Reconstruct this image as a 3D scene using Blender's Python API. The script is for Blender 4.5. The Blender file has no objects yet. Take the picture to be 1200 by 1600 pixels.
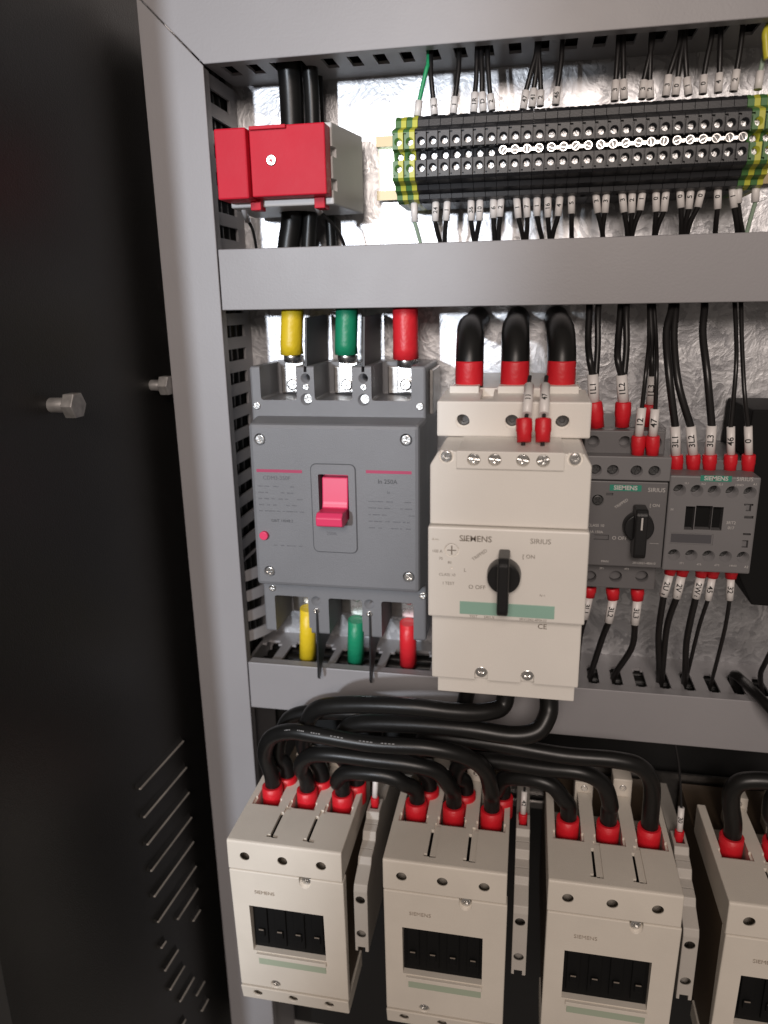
import bpy, bmesh, math, random
from mathutils import Vector, Matrix
random.seed(7)
S = bpy.context.scene
C = S.collection
MM = 0.001
# ------------------------------------------------------------------ camera
F, PX, PY = 1150.36, 600.0, 800.0                   # focal length and centre in photograph pixels
YAW, PITCH, ROLL = 0.1944, -0.2741, 0.0169
CAM = Vector((181.52, -482.95, -96.65))             # millimetres
RM = (Matrix.Rotation(YAW, 3, 'Z') @ Matrix.Rotation(PITCH, 3, 'X') @ Matrix.Rotation(ROLL, 3, 'Y'))
cam = bpy.data.objects.new('camera', bpy.data.cameras.new('camera'))
C.objects.link(cam)
rt, fw, up = RM.col[0], RM.col[1], RM.col[2]
m4 = Matrix(((rt.x, up.x, -fw.x, CAM.x*MM), (rt.y, up.y, -fw.y, CAM.y*MM), (rt.z, up.z, -fw.z, CAM.z*MM), (0, 0, 0, 1)))
cam.matrix_world = m4
cam.data.sensor_fit = 'HORIZONTAL'; cam.data.sensor_width = 36
cam.data.lens = F/1200*36
cam.data.clip_start = 0.005; cam.data.clip_end = 50
cam.data.dof.use_dof = True
cam.data.dof.focus_distance = 0.40
cam.data.dof.aperture_fstop = 9.0
S.camera = cam
# ------------------------------------------------------------------ world and lamps
W = bpy.data.worlds.new('World'); S.world = W; W.use_nodes = True
bg = W.node_tree.nodes['Background']
bg.inputs['Color'].default_value = (1.0, 0.86, 0.76, 1); bg.inputs['Strength'].default_value = 0.15

def lamp(name, kind, loc, target, energy, color, **kw):
    d = bpy.data.lights.new(name, kind); d.energy = energy; d.color = color
    for k, v in kw.items(): setattr(d, k, v)
    o = bpy.data.objects.new(name, d); C.objects.link(o)
    l = Vector(loc)*MM; t = Vector(target)*MM
    o.location = l; o.rotation_euler = (t-l).to_track_quat('-Z', 'Y').to_euler()
    return o
lamp('shaped_cool_key', 'SPOT', (-240, -1450, 30), (-900, -60, -20), 53.0, (0.86, 0.92, 1.0),  # unseen cool window light; cone edge shaped to imitate a person's shadow
     spot_size=math.radians(85), spot_blend=0.08, shadow_soft_size=0.035)
lamp('room_lamp_warm', 'AREA', (210, -1480, 390), (170, -60, -280), 13.3, (1.0, 0.87, 0.79), shape='DISK', size=0.5)
S.view_settings.view_transform = 'Standard'; S.view_settings.look = 'None'
S.view_settings.exposure = 0.0; S.view_settings.gamma = 1.0
S.render.engine = 'CYCLES'

def at(px, py, d):
    """point (mm, world) seen at a photograph pixel, d mm in front of the mounting plate"""
    v = RM @ Vector(((px-PX)/F, 1, -(py-PY)/F))
    t = (-d-CAM.y)/v.y
    p = CAM + v*t
    return (p.x, d, p.z)
# ------------------------------------------------------------------ materials
MATS = {}
def mat(name, col, rough=0.5, metal=0.0, bump=0.0, bscale=300.0, var=0.06, vscale=25.0, coat=0.0, trans=0.0, sss=0.0, rvar=0.0):
    m = bpy.data.materials.new(name); m.use_nodes = True
    nt = m.node_tree; b = nt.nodes['Principled BSDF']
    b.inputs['Roughness'].default_value = rough; b.inputs['Metallic'].default_value = metal
    b.inputs['Coat Weight'].default_value = coat
    b.inputs['Transmission Weight'].default_value = trans
    tc = nt.nodes.new('ShaderNodeTexCoord')
    n = nt.nodes.new('ShaderNodeTexNoise'); n.inputs['Scale'].default_value = vscale; n.inputs['Detail'].default_value = 6
    nt.links.new(tc.outputs['Object'], n.inputs['Vector'])
    r = nt.nodes.new('ShaderNodeValToRGB')
    r.color_ramp.elements[0].position = 0.3; r.color_ramp.elements[1].position = 0.7
    r.color_ramp.elements[0].color = tuple(c*(1-var) for c in col)+(1,)
    r.color_ramp.elements[1].color = tuple(min(1, c*(1+var)) for c in col)+(1,)
    nt.links.new(n.outputs['Fac'], r.inputs['Fac']); nt.links.new(r.outputs['Color'], b.inputs['Base Color'])
    if rvar:
        mr = nt.nodes.new('ShaderNodeMapRange'); n3 = nt.nodes.new('ShaderNodeTexNoise'); n3.inputs['Scale'].default_value = vscale*3; n3.inputs['Detail'].default_value = 8
        nt.links.new(tc.outputs['Object'], n3.inputs['Vector'])
        mr.inputs['To Min'].default_value = rough-rvar; mr.inputs['To Max'].default_value = rough+rvar
        nt.links.new(n3.outputs['Fac'], mr.inputs['Value']); nt.links.new(mr.outputs['Result'], b.inputs['Roughness'])
    if bump:
        n2 = nt.nodes.new('ShaderNodeTexNoise'); n2.inputs['Scale'].default_value = bscale; n2.inputs['Detail'].default_value = 3
        bp = nt.nodes.new('ShaderNodeBump'); bp.inputs['Strength'].default_value = bump; bp.inputs['Distance'].default_value = 0.0005
        nt.links.new(tc.outputs['Object'], n2.inputs['Vector']); nt.links.new(n2.outputs['Fac'], bp.inputs['Height'])
        nt.links.new(bp.outputs['Normal'], b.inputs['Normal'])
    MATS[name] = m
    return m
mat('duct_grey', (0.275, 0.268, 0.277), 0.45, bump=0.12, bscale=900, var=0.06, vscale=9, rvar=0.05)
mat('beige', (0.66, 0.61, 0.535), 0.48, bump=0.25, bscale=1800, var=0.05, vscale=30, rvar=0.06)
mat('offwhite', (0.74, 0.71, 0.66), 0.42, bump=0.15, bscale=1800, var=0.04, vscale=20, rvar=0.05)
mat('breaker_grey', (0.165, 0.168, 0.178), 0.42, bump=0.35, bscale=2500, var=0.05, vscale=22, rvar=0.06)
mat('device_grey', (0.125, 0.12, 0.122), 0.45, bump=0.2, bscale=2500, var=0.05, rvar=0.05)
mat('device_grey_light', (0.165, 0.16, 0.163), 0.45, bump=0.2, bscale=2500, var=0.05)
mat('dark_panel_grey', (0.075, 0.073, 0.08), 0.4, var=0.04)
mat('matt_black', (0.004, 0.004, 0.004), 0.7)
MATS['matt_black'].node_tree.nodes['Principled BSDF'].inputs['Specular IOR Level'].default_value = 0.2
mat('aux_shaded', (0.46, 0.43, 0.39), 0.5, bump=0.2, bscale=1500, var=0.05)  # darker copy of beige, the contactor's shade put into the colour
mat('black_plastic', (0.007, 0.007, 0.0075), 0.38, bump=0.15, bscale=2000, var=0.1, rvar=0.06)
mat('terminal_screw', (0.42, 0.42, 0.42), 0.3, 1.0, bump=0.8, bscale=1500, var=0.3, vscale=500)
mat('terminal_black', (0.017, 0.018, 0.021), 0.42, bump=0.15, bscale=2000, var=0.1)
mat('barrier_black', (0.018, 0.018, 0.02), 0.5, var=0.15)
mat('cable_black', (0.008, 0.0078, 0.0075), 0.36, bump=0.12, bscale=200, var=0.2, vscale=60, rvar=0.05)
MATS['cable_black'].node_tree.nodes['Principled BSDF'].inputs['Specular IOR Level'].default_value = 0.35
mat('wire_black', (0.012, 0.011, 0.011), 0.33, var=0.1)
mat('wire_green', (0.02, 0.30, 0.12), 0.4)
mat('wire_pale', (0.30, 0.40, 0.30), 0.4, var=0.2)
mat('wire_yellow', (0.55, 0.50, 0.04), 0.4)
mat('sleeve_white', (0.74, 0.71, 0.69), 0.38, var=0.03)
mat('sleeve_clear', (0.60, 0.58, 0.58), 0.25, var=0.05)
mat('red_cover', (0.52, 0.012, 0.032), 0.50, var=0.04, bump=0.1, bscale=500, rvar=0.06)
MATS['red_cover'].node_tree.nodes['Principled BSDF'].inputs['Specular IOR Level'].default_value = 0.2
mat('red_sleeve', (0.62, 0.012, 0.022), 0.45, var=0.12, bump=0.6, bscale=350)
mat('red_toggle', (0.66, 0.04, 0.12), 0.4, var=0.03)
mat('heat_yellow', (0.72, 0.52, 0.02), 0.42, var=0.12, bump=0.9, bscale=230)
mat('heat_green', (0.01, 0.24, 0.12), 0.42, var=0.12, bump=0.9, bscale=230)
mat('heat_red', (0.66, 0.02, 0.03), 0.42, var=0.12, bump=0.9, bscale=230)
mat('steel', (0.80, 0.79, 0.77), 0.25, 1.0, bump=0.5, bscale=700, var=0.15, vscale=300, rvar=0.1)
mat('tinned', (0.85, 0.84, 0.82), 0.28, 1.0, bump=0.25, bscale=300, var=0.12, vscale=120, rvar=0.1)
mat('dull_steel', (0.35, 0.34, 0.33), 0.35, 1.0, var=0.2, vscale=200)
mat('aged_bolt', (0.36, 0.35, 0.34), 0.5, 0.6, var=0.25, vscale=200)
mat('rail_edge', (0.30, 0.24, 0.14), 0.4, 0.4, var=0.1)
mat('housing_white', (0.55, 0.54, 0.53), 0.45, var=0.06)
mat('print_magenta', (0.35, 0.03, 0.09), 0.5)
mat('print_dark', (0.055, 0.055, 0.06), 0.5, var=0)
mat('print_mid', (0.09, 0.09, 0.10), 0.5, var=0)
mat('print_taupe', (0.20, 0.17, 0.14), 0.5, var=0)
mat('print_faint', (0.40, 0.34, 0.28), 0.5, var=0)
mat('print_black', (0.01, 0.01, 0.01), 0.5, var=0)
mat('print_white', (0.50, 0.48, 0.46), 0.5, var=0)
mat('print_cable', (0.22, 0.22, 0.22), 0.5, var=0.5, vscale=600)
mat('green_label', (0.02, 0.22, 0.15), 0.45, var=0.05)
mat('green_strip', (0.27, 0.45, 0.37), 0.45, var=0.04)
mat('green_strip_dull', (0.36, 0.42, 0.32), 0.45, var=0.04)
mat('dark_paint', (0.0125, 0.012, 0.0115), 0.42, bump=0.3, bscale=1200, var=0.15, vscale=6, rvar=0.06)
mat('louvre_edge', (0.36, 0.34, 0.31), 0.45, var=0.25, vscale=60)
mat('flange_grey', (0.045, 0.045, 0.045), 0.4)
mat('contactor_base_shaded', (0.10, 0.07, 0.045), 0.5)  # brown carries the shade beside the front cover in its colour
mat('shaded_steel', (0.10, 0.10, 0.10), 0.4, 1.0)  # steel darkened for sunken screws, shade put into the colour
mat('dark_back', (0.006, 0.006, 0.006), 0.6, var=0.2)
# galvanised sheet: crinkled zinc
def plate_mat():
    m = mat('zinc_plate', (0.78, 0.78, 0.80), 0.36, 1.0)
    nt = m.node_tree; b = nt.nodes['Principled BSDF']
    tc = nt.nodes['Texture Coordinate']
    v = nt.nodes.new('ShaderNodeTexVoronoi'); v.inputs['Scale'].default_value = 95; v.inputs['Randomness'].default_value = 1
    w = nt.nodes.new('ShaderNodeTexNoise'); w.inputs['Scale'].default_value = 60; w.inputs['Detail'].default_value = 6; w.inputs['Distortion'].default_value = 0.6
    nt.links.new(tc.outputs['Object'], w.inputs['Vector'])
    mx = nt.nodes.new('ShaderNodeMixRGB'); mx.inputs[0].default_value = 0.08
    nt.links.new(tc.outputs['Object'], mx.inputs[1]); nt.links.new(w.outputs['Color'], mx.inputs[2])
    nt.links.new(mx.outputs[0], v.inputs['Vector'])
    r = nt.nodes.new('ShaderNodeValToRGB'); r.color_ramp.elements[0].color = (0.34, 0.34, 0.355, 1); r.color_ramp.elements[1].color = (0.74, 0.74, 0.75, 1)
    nt.links.new(v.outputs['Color'], r.inputs['Fac']); nt.links.new(r.outputs['Color'], b.inputs['Base Color'])
    mr = nt.nodes.new('ShaderNodeMapRange'); mr.inputs['To Min'].default_value = 0.34; mr.inputs['To Max'].default_value = 0.52
    nt.links.new(w.outputs['Fac'], mr.inputs['Value']); nt.links.new(mr.outputs['Result'], b.inputs['Roughness'])
    n = nt.nodes.new('ShaderNodeTexNoise'); n.inputs['Scale'].default_value = 170; n.inputs['Detail'].default_value = 4; n.inputs['Distortion'].default_value = 0.8
    nt.links.new(tc.outputs['Object'], n.inputs['Vector'])
    ad = nt.nodes.new('ShaderNodeMath'); ad.operation = 'ADD'
    nt.links.new(n.outputs['Fac'], ad.inputs[0]); nt.links.new(v.outputs['Distance'], ad.inputs[1])
    bp = nt.nodes.new('ShaderNodeBump'); bp.inputs['Strength'].default_value = 0.14; bp.inputs['Distance'].default_value = 0.0010
    nt.links.new(ad.outputs[0], bp.inputs['Height']); nt.links.new(bp.outputs['Normal'], b.inputs['Normal'])
plate_mat()
def stripe_mat():
    m = mat('green_yellow', (0.1, 0.2, 0.03), 0.42)
    nt = m.node_tree; b = nt.nodes['Principled BSDF']; tc = nt.nodes['Texture Coordinate']
    sx = nt.nodes.new('ShaderNodeSeparateXYZ'); nt.links.new(tc.outputs['Object'], sx.inputs[0])
    g = nt.nodes.new('ShaderNodeMath'); g.operation = 'GREATER_THAN'; g.inputs[1].default_value = 0.0002
    nt.links.new(sx.outputs['X'], g.inputs[0])
    mx = nt.nodes.new('ShaderNodeMixRGB'); mx.inputs[1].default_value = (0.06, 0.17, 0.045, 1); mx.inputs[2].default_value = (0.50, 0.50, 0.05, 1)
    nt.links.new(g.outputs[0], mx.inputs[0]); nt.links.new(mx.outputs[0], b.inputs['Base Color'])
stripe_mat()
def iridescent_mat():
    m = mat('rail_passivated', (0.7, 0.72, 0.66), 0.3, 1.0)
    nt = m.node_tree; b = nt.nodes['Principled BSDF']; tc = nt.nodes['Texture Coordinate']
    n = nt.nodes.new('ShaderNodeTexNoise'); n.inputs['Scale'].default_value = 40; nt.links.new(tc.outputs['Object'], n.inputs['Vector'])
    r = nt.nodes.new('ShaderNodeValToRGB'); e = r.color_ramp.elements
    e[0].position = 0.35; e[0].color = (0.62, 0.80, 0.62, 1); e[1].position = 0.62; e[1].color = (0.80, 0.66, 0.80, 1)
    k = e.new(0.48); k.color = (0.85, 0.85, 0.65, 1)
    nt.links.new(n.outputs['Fac'], r.inputs['Fac']); nt.links.new(r.outputs['Color'], b.inputs['Base Color'])
iridescent_mat()
MATS['rail_passivated'].node_tree.nodes['Principled BSDF'].inputs['Metallic'].default_value = 0.55
# ------------------------------------------------------------------ mesh helpers (x, depth, z in mm)
def V(x, d, z): return Vector((x, -d, z))
class MB:
    def __init__(s): s.bm = bmesh.new()
    def box(s, x0, x1, d0, d1, z0, z1, bev=0.0, seg=2):
        t = bmesh.new(); bmesh.ops.create_cube(t, size=1)
        for v in t.verts:
            v.co = V(x0+(v.co.x+.5)*(x1-x0), d0+(.5-v.co.y)*(d1-d0), z0+(v.co.z+.5)*(z1-z0))
        if bev: bmesh.ops.bevel(t, geom=t.edges[:], offset=bev, segments=seg, affect='EDGES', profile=0.5)
        return s._add(t)
    def hexa(s, pts, bev=0.0):
        """8 points (x,d,z): back face 4 then front face 4, same order"""
        t = bmesh.new(); vs = [t.verts.new(V(*p)) for p in pts]
        for f in ((0, 1, 2, 3), (4, 5, 6, 7), (0, 1, 5, 4), (1, 2, 6, 5), (2, 3, 7, 6), (3, 0, 4, 7)): t.faces.new([vs[i] for i in f])
        bmesh.ops.recalc_face_normals(t, faces=t.faces[:])
        if bev: bmesh.ops.bevel(t, geom=t.edges[:], offset=bev, segments=2, affect='EDGES', profile=0.5)
        return s._add(t)
    def prism_x(s, prof, x0, x1, bev=0.0):
        """profile [(d,z)] extruded along x"""
        t = bmesh.new(); a = [t.verts.new(V(x0, d, z)) for d, z in prof]; b = [t.verts.new(V(x1, d, z)) for d, z in prof]
        t.faces.new(a); t.faces.new(b[::-1]); n = len(prof)
        for i in range(n): t.faces.new((a[i], b[i], b[(i+1) % n], a[(i+1) % n]))
        bmesh.ops.recalc_face_normals(t, faces=t.faces[:])
        if bev: bmesh.ops.bevel(t, geom=t.edges[:], offset=bev, segments=2, affect='EDGES', profile=0.5)
        return s._add(t)
    def prism_d(s, prof, d0, d1, bev=0.0):
        """profile [(x,z)] extruded along depth"""
        t = bmesh.new(); a = [t.verts.new(V(x, d0, z)) for x, z in prof]; b = [t.verts.new(V(x, d1, z)) for x, z in prof]
        t.faces.new(a); t.faces.new(b[::-1]); n = len(prof)
        for i in range(n): t.faces.new((a[i], b[i], b[(i+1) % n], a[(i+1) % n]))
        bmesh.ops.recalc_face_normals(t, faces=t.faces[:])
        if bev: bmesh.ops.bevel(t, geom=t.edges[:], offset=bev, segments=2, affect='EDGES', profile=0.5)
        return s._add(t)
    def cyl(s, p0, p1, r, r2=None, n=24, bev=0.0, smooth=True):
        p0, p1 = V(*p0), V(*p1); ax = p1-p0
        t = bmesh.new(); bmesh.ops.create_cone(t, cap_ends=True, segments=n, radius1=r, radius2=r if r2 is None else r2, depth=ax.length)
        if bev:
            es = [e for e in t.edges if abs(e.verts[0].co.z-e.verts[1].co.z) < 1e-6]
            bmesh.ops.bevel(t, geom=es, offset=bev, segments=2, affect='EDGES', profile=0.5)
        q = Vector((0, 0, 1)).rotation_difference(ax.normalized())
        bmesh.ops.transform(t, matrix=Matrix.Translation((p0+p1)/2) @ q.to_matrix().to_4x4(), verts=t.verts[:])
        if smooth:
            for f in t.faces: f.smooth = len(f.verts) == 4
        return s._add(t)
    def tube(s, pts, r, n=14, cap=True):
        P = [V(*p) for p in pts]; N = len(P); R_ = r if isinstance(r, (list, tuple)) else [r]*N
        t = bmesh.new(); rings = []
        T = [(P[min(i+1, N-1)]-P[max(i-1, 0)]).normalized() for i in range(N)]
        up_ = Vector((0, -1, 0)) if abs(T[0].y) < .9 else Vector((0, 0, 1))
        nrm = (up_-T[0]*up_.dot(T[0])).normalized()
        for i in range(N):
            nrm = (nrm-T[i]*nrm.dot(T[i])).normalized(); bn = T[i].cross(nrm)
            rings.append([t.verts.new(P[i]+(nrm*math.cos(2*math.pi*k/n)+bn*math.sin(2*math.pi*k/n))*R_[i]) for k in range(n)])
        for i in range(N-1):
            for k in range(n):
                f = t.faces.new((rings[i][k], rings[i][(k+1) % n], rings[i+1][(k+1) % n], rings[i+1][k])); f.smooth = True
        if cap: t.faces.new(rings[0][::-1]); t.faces.new(rings[-1])
        bmesh.ops.recalc_face_normals(t, faces=t.faces[:])
        return s._add(t)
    def _add(s, t):
        me = bpy.data.meshes.new('t'); t.to_mesh(me); t.free(); s.bm.from_mesh(me); bpy.data.meshes.remove(me); return s
def spline(pts, k=8):
    P = [Vector(p) for p in pts]; out = []
    Q = [P[0]*2-P[1]]+P+[P[-1]*2-P[-2]]
    for i in range(1, len(Q)-2):
        a, b, c, d = Q[i-1:i+3]
        # centripetal-ish: uniform Catmull-Rom
        for j in range(k):
            t = j/k
            out.append(tuple(0.5*((2*b)+(c-a)*t+(2*a-5*b+4*c-d)*t*t+(3*b-a-3*c+d)*t**3)))
    out.append(tuple(P[-1])); return out

def origin(root):
    return Vector(root['_o']) if root and '_o' in root.keys() else Vector((0, 0, 0))
ORI = {}
def build(name, mb, material, parent=None, cut=None, org=None):
    bm = mb.bm
    me = bpy.data.meshes.new(name)
    o_w = org if org is not None else (ORI[parent.name] if parent else Vector((0, 0, 0)))
    bmesh.ops.transform(bm, matrix=Matrix.Scale(MM, 4) @ Matrix.Translation(-o_w), verts=bm.verts[:])
    bm.to_mesh(me); bm.free()
    me.materials.append(MATS[material])
    o = bpy.data.objects.new(name, me); C.objects.link(o)
    if cut is not None:
        cb = cut.bm; cm = bpy.data.meshes.new('cut')
        bmesh.ops.transform(cb, matrix=Matrix.Scale(MM, 4) @ Matrix.Translation(-o_w), verts=cb.verts[:]); cb.to_mesh(cm); cb.free()
        # scale up while cutting for a robust boolean
        for q in (me, cm): q.transform(Matrix.Scale(100, 4))
        co = bpy.data.objects.new('cut', cm); C.objects.link(co)
        md = o.modifiers.new('b', 'BOOLEAN'); md.operation = 'DIFFERENCE'; md.object = co; md.solver = 'EXACT'; md.use_self = True
        dg = bpy.context.evaluated_depsgraph_get(); dg.update()
        nm = bpy.data.meshes.new_from_object(o.evaluated_get(dg)); nm.transform(Matrix.Scale(0.01, 4))
        o.modifiers.clear(); o.data = nm; nm.name = name
        bpy.data.objects.remove(co); bpy.data.meshes.remove(cm); bpy.data.meshes.remove(me)
    if parent: o.parent = parent; ORI[o.name] = o_w if org is None else org
    else: ORI[o.name] = o_w; o.location = o_w*MM
    return o
def tag(o, label, cat, group=None, kind=None):
    o['label'] = label
    if cat: o['category'] = cat
    if group: o['group'] = group
    if kind: o['kind'] = kind
    return o
def thing(name, label, cat, x, d, z, group=None):
    o = bpy.data.objects.new(name, None); C.objects.link(o); o.empty_display_size = 0.01
    w = V(x, d, z); o.location = w*MM; ORI[o.name] = w
    return tag(o, label, cat, group)
def copy_tree(o, parent=None):
    c = o.copy(); C.objects.link(c)
    if parent is not None: c.parent = parent
    ORI[c.name] = ORI.get(o.name, Vector((0, 0, 0)))
    for ch in list(o.children): copy_tree(ch, c)
    return c
# screw prototypes: unit radius 1 mm, head facing the viewer
def screw_mesh(kind):
    a = MB(); a.cyl((0, -1.2, 0), (0, 0, 0), 1.0, n=24, bev=0.16)
    c = MB()
    if kind == 'cross':
        c.box(-.12, .12, -.35, .3, -.62, .62); c.box(-.62, .62, -.35, .3, -.121, .121)
    elif kind == 'slot':
        c.box(-1.1, 1.1, -.35, .3, -.12, .12)
    elif kind == 'combi':
        c.box(-.13, .13, -.35, .3, -.6, .6); c.box(-1.1, 1.1, -.34, .3, -.10, .10)
    elif kind == 'hex':
        c.cyl((0, -.5, 0), (0, .3, 0), .5, n=6)
    o = build('proto', a, 'steel', cut=c); me = o.data; me.name = 'screw_'+kind
    bpy.data.objects.remove(o); return me
SCR = {k: screw_mesh(k) for k in ('cross', 'slot', 'combi', 'hex')}
SCR_D = {}
for _k, _m in SCR.items():
    q = _m.copy(); q.materials.clear(); q.materials.append(MATS['shaded_steel']); SCR_D[_k] = q
SCR_T = SCR['slot'].copy(); SCR_T.materials.clear(); SCR_T.materials.append(MATS['terminal_screw'])
def screw(parent, x, d, z, r, kind='cross', rot=None, name='screw', tilt=0.0):
    o = bpy.data.objects.new(name, SCR[kind]); C.objects.link(o); o.parent = parent
    o.location = (V(x, d, z)-ORI[parent.name])*MM; o.scale = (r, r, r)
    o.rotation_euler = (tilt, random.uniform(0, 3.1) if rot is None else rot, 0)
    ORI[o.name] = ORI[parent.name]; return o
def text_mesh(s, size, mtl, wrap=None, bold=0.0, space=1.0):
    cu = bpy.data.curves.new('t', 'FONT'); cu.body = s; cu.size = size*MM; cu.align_x = 'CENTER'; cu.align_y = 'CENTER'; cu.offset = bold*MM
    cu.space_character = space; cu.resolution_u = 3
    o = bpy.data.objects.new('t', cu); C.objects.link(o)
    dg = bpy.context.evaluated_depsgraph_get(); dg.update()
    me = bpy.data.meshes.new_from_object(o.evaluated_get(dg)); bpy.data.objects.remove(o); bpy.data.curves.remove(cu)
    me.materials.clear(); me.materials.append(MATS[mtl]); me.name = 'lettering'
    if wrap:
        R_ = wrap*MM
        bm = bmesh.new(); bm.from_mesh(me); bmesh.ops.triangulate(bm, faces=bm.faces[:])
        bmesh.ops.subdivide_edges(bm, edges=bm.edges[:], cuts=4, use_grid_fill=True); bmesh.ops.triangulate(bm, faces=bm.faces[:])
        for v in bm.verts:
            a = max(-1.5, min(1.5, v.co.y/R_)); v.co.z = R_*math.cos(a); v.co.y = R_*math.sin(a)
        bm.to_mesh(me); bm.free()
    return me
def text(parent, s, size, x, d, z, mtl, rot=0.0, bold=0.0, name='lettering', sx=1.0, space=1.0):
    """flat print facing the viewer (-Y), rot in degrees counter-clockwise"""
    o = bpy.data.objects.new(name, text_mesh(s, size, mtl, None, bold, space)); C.objects.link(o); o.parent = parent
    o.location = (V(x, d, z)-ORI[parent.name])*MM
    o.rotation_euler = (math.pi/2, math.radians(-rot), 0); o.scale = (sx, 1, 1); ORI[o.name] = ORI[parent.name]
    return o
def marks(parent, x0, x1, z0, z1, d, rows, mtl, name='fine_print', h=0.7):
    """rows of tiny illegible print: short words as flat strips in one mesh"""
    mb = MB(); 
    for i in range(rows):
        z = z1-(z1-z0)*(i+.5)/rows; x = x0
        while x < x1-1.5:
            w = random.uniform(1.2, 4.5)
            if random.random() < .75:
                q = x
                while q < min(x+w, x1):
                    e = random.uniform(.35, .6); hh = h*random.uniform(.7, 1)
                    mb.box(q, min(q+e, x1), d, d+.04, z-hh/2, z+hh/2); q += e+.28
            x += w+random.uniform(.8, 2.5)
    return build(name, mb, mtl, parent)
# ================================================================== the setting
mb = MB(); mb.box(-60, 420, -3, 0, -346, 110)
build('mounting_plate', mb, 'zinc_plate')['kind'] = 'structure'
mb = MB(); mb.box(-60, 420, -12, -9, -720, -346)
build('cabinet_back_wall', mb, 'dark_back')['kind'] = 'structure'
# cabinet side wall, dark, on the left, with louvres, edge flange and bolts
def side_x(d): return -46.0-0.058*d
wall = thing('cabinet_side_wall', 'dark painted steel side wall of the cabinet with louvre slots and two bolts', 'wall', -46, 0, -700)
mb = MB(); mb.hexa([(-50, 0, -720), (-46, 0, -720), (-46, 0, 260), (-50, 0, 260), (side_x(262)-4, 262, -720), (side_x(262), 262, -720), (side_x(262), 262, 260), (side_x(262)-4, 262, 260)])
# louvre rows are cut out; coordinates from the slot ends seen in the photograph
def wx(px, py):
    v = RM @ Vector(((px-PX)/F, 1, -(py-PY)/F))
    t = 0
    # intersect with X = -46 + 0.058*Y
    t = (-46+0.058*CAM.y-CAM.x)/(v.x-0.058*v.y)
    p = CAM+v*t; return (p.x, -p.y, p.z)
louv = [((283, 1154), (212, 1238)), ((288, 1195), (219, 1282)), ((292, 1234), (224, 1325)), ((296, 1273), (230, 1366)), ((299, 1310), (235, 1407)),
        ((303, 1348), (241, 1447)), ((306, 1384), (272, 1441)), ((310, 1420), (296, 1441)), ((256, 1466), (246, 1486)), ((275, 1479), (252, 1522)),
        ((285, 1505), (260, 1551)), ((300, 1522), (276, 1570)), ((316, 1527), (302, 1562)), ((322, 1556), (310, 1585)), ((287, 1590), (278, 1606))]
build('panel', mb, 'dark_paint', wall)
for a, b in louv:
    p, q = wx(*a), wx(*b)
    d0, d1 = p[1], q[1]; z = (p[2]+q[2])/2
    m2 = MB()
    # a pressed louvre: wedge that rises from the panel towards its lower lip
    m2.hexa([(side_x(d0)-.5, d0, z+4.5), (side_x(d0)-.5, d0, z), (side_x(d0)+2.3, d0+2, z), (side_x(d0)+2.1, d0+2, z+.9),
             (side_x(d1)-.5, d1, z+4.5), (side_x(d1)-.5, d1, z), (side_x(d1)+2.3, d1-2, z), (side_x(d1)+2.1, d1-2, z+.9)])
    lv = build('louvre', m2, 'dark_paint', wall)
    a1, b1 = d0+1.5, d1-1.5
    m3 = MB(); m3.hexa([(side_x(a1)+1.2, a1, z-.3), (side_x(a1)+2.9, a1, z-.3), (side_x(a1)+2.9, a1, z+.9), (side_x(a1)+1.2, a1, z+.9), (side_x(b1)+1.2, b1, z-.3), (side_x(b1)+2.9, b1, z-.3), (side_x(b1)+2.9, b1, z+.9), (side_x(b1)+1.2, b1, z+.9)], .15)
    build('louvre_lip', m3, 'louvre_edge', lv)
mb = MB(); mb.box(-61.0, -53.0, 246, 258, -720, 260, .6); build('edge_flange', mb, 'flange_grey', wall)
def hexbolt(px, py, L, rr, rhead):
    p = wx(px, py); x0 = side_x(p[1]); d = p[1]; z = p[2]
    m = MB(); m.cyl((x0-1, d, z), (x0+L, d, z), rr, n=20, bev=.3); b = build('bolt', m, 'aged_bolt', wall)
    m = MB(); m.cyl((x0+L-.2, d, z), (x0+L+6.0, d, z), rhead, n=6, bev=.5, smooth=False); build('bolt_head', m, 'aged_bolt', b)
    return b
hexbolt(80, 633, 9.5, 3.8, 6.8)
hexbolt(237, 602, 7, 3.4, 6.4)

# ================================================================== wiring ducts
D, H = 54.0, 34.3
def duct(name_label, kind, bev_cover, cover_fn, trunk_fn, cuts, x, z):
    t = thing('wiring_duct', name_label, 'cable duct', x, 0, z, 'grey slotted wiring ducts')
    c = MB(); cover_fn(c); build('cover', c, 'duct_grey', t)
    b = MB(); trunk_fn(b); build('slotted_channel', b, 'duct_grey', t, cut=cuts)
    return t
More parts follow.
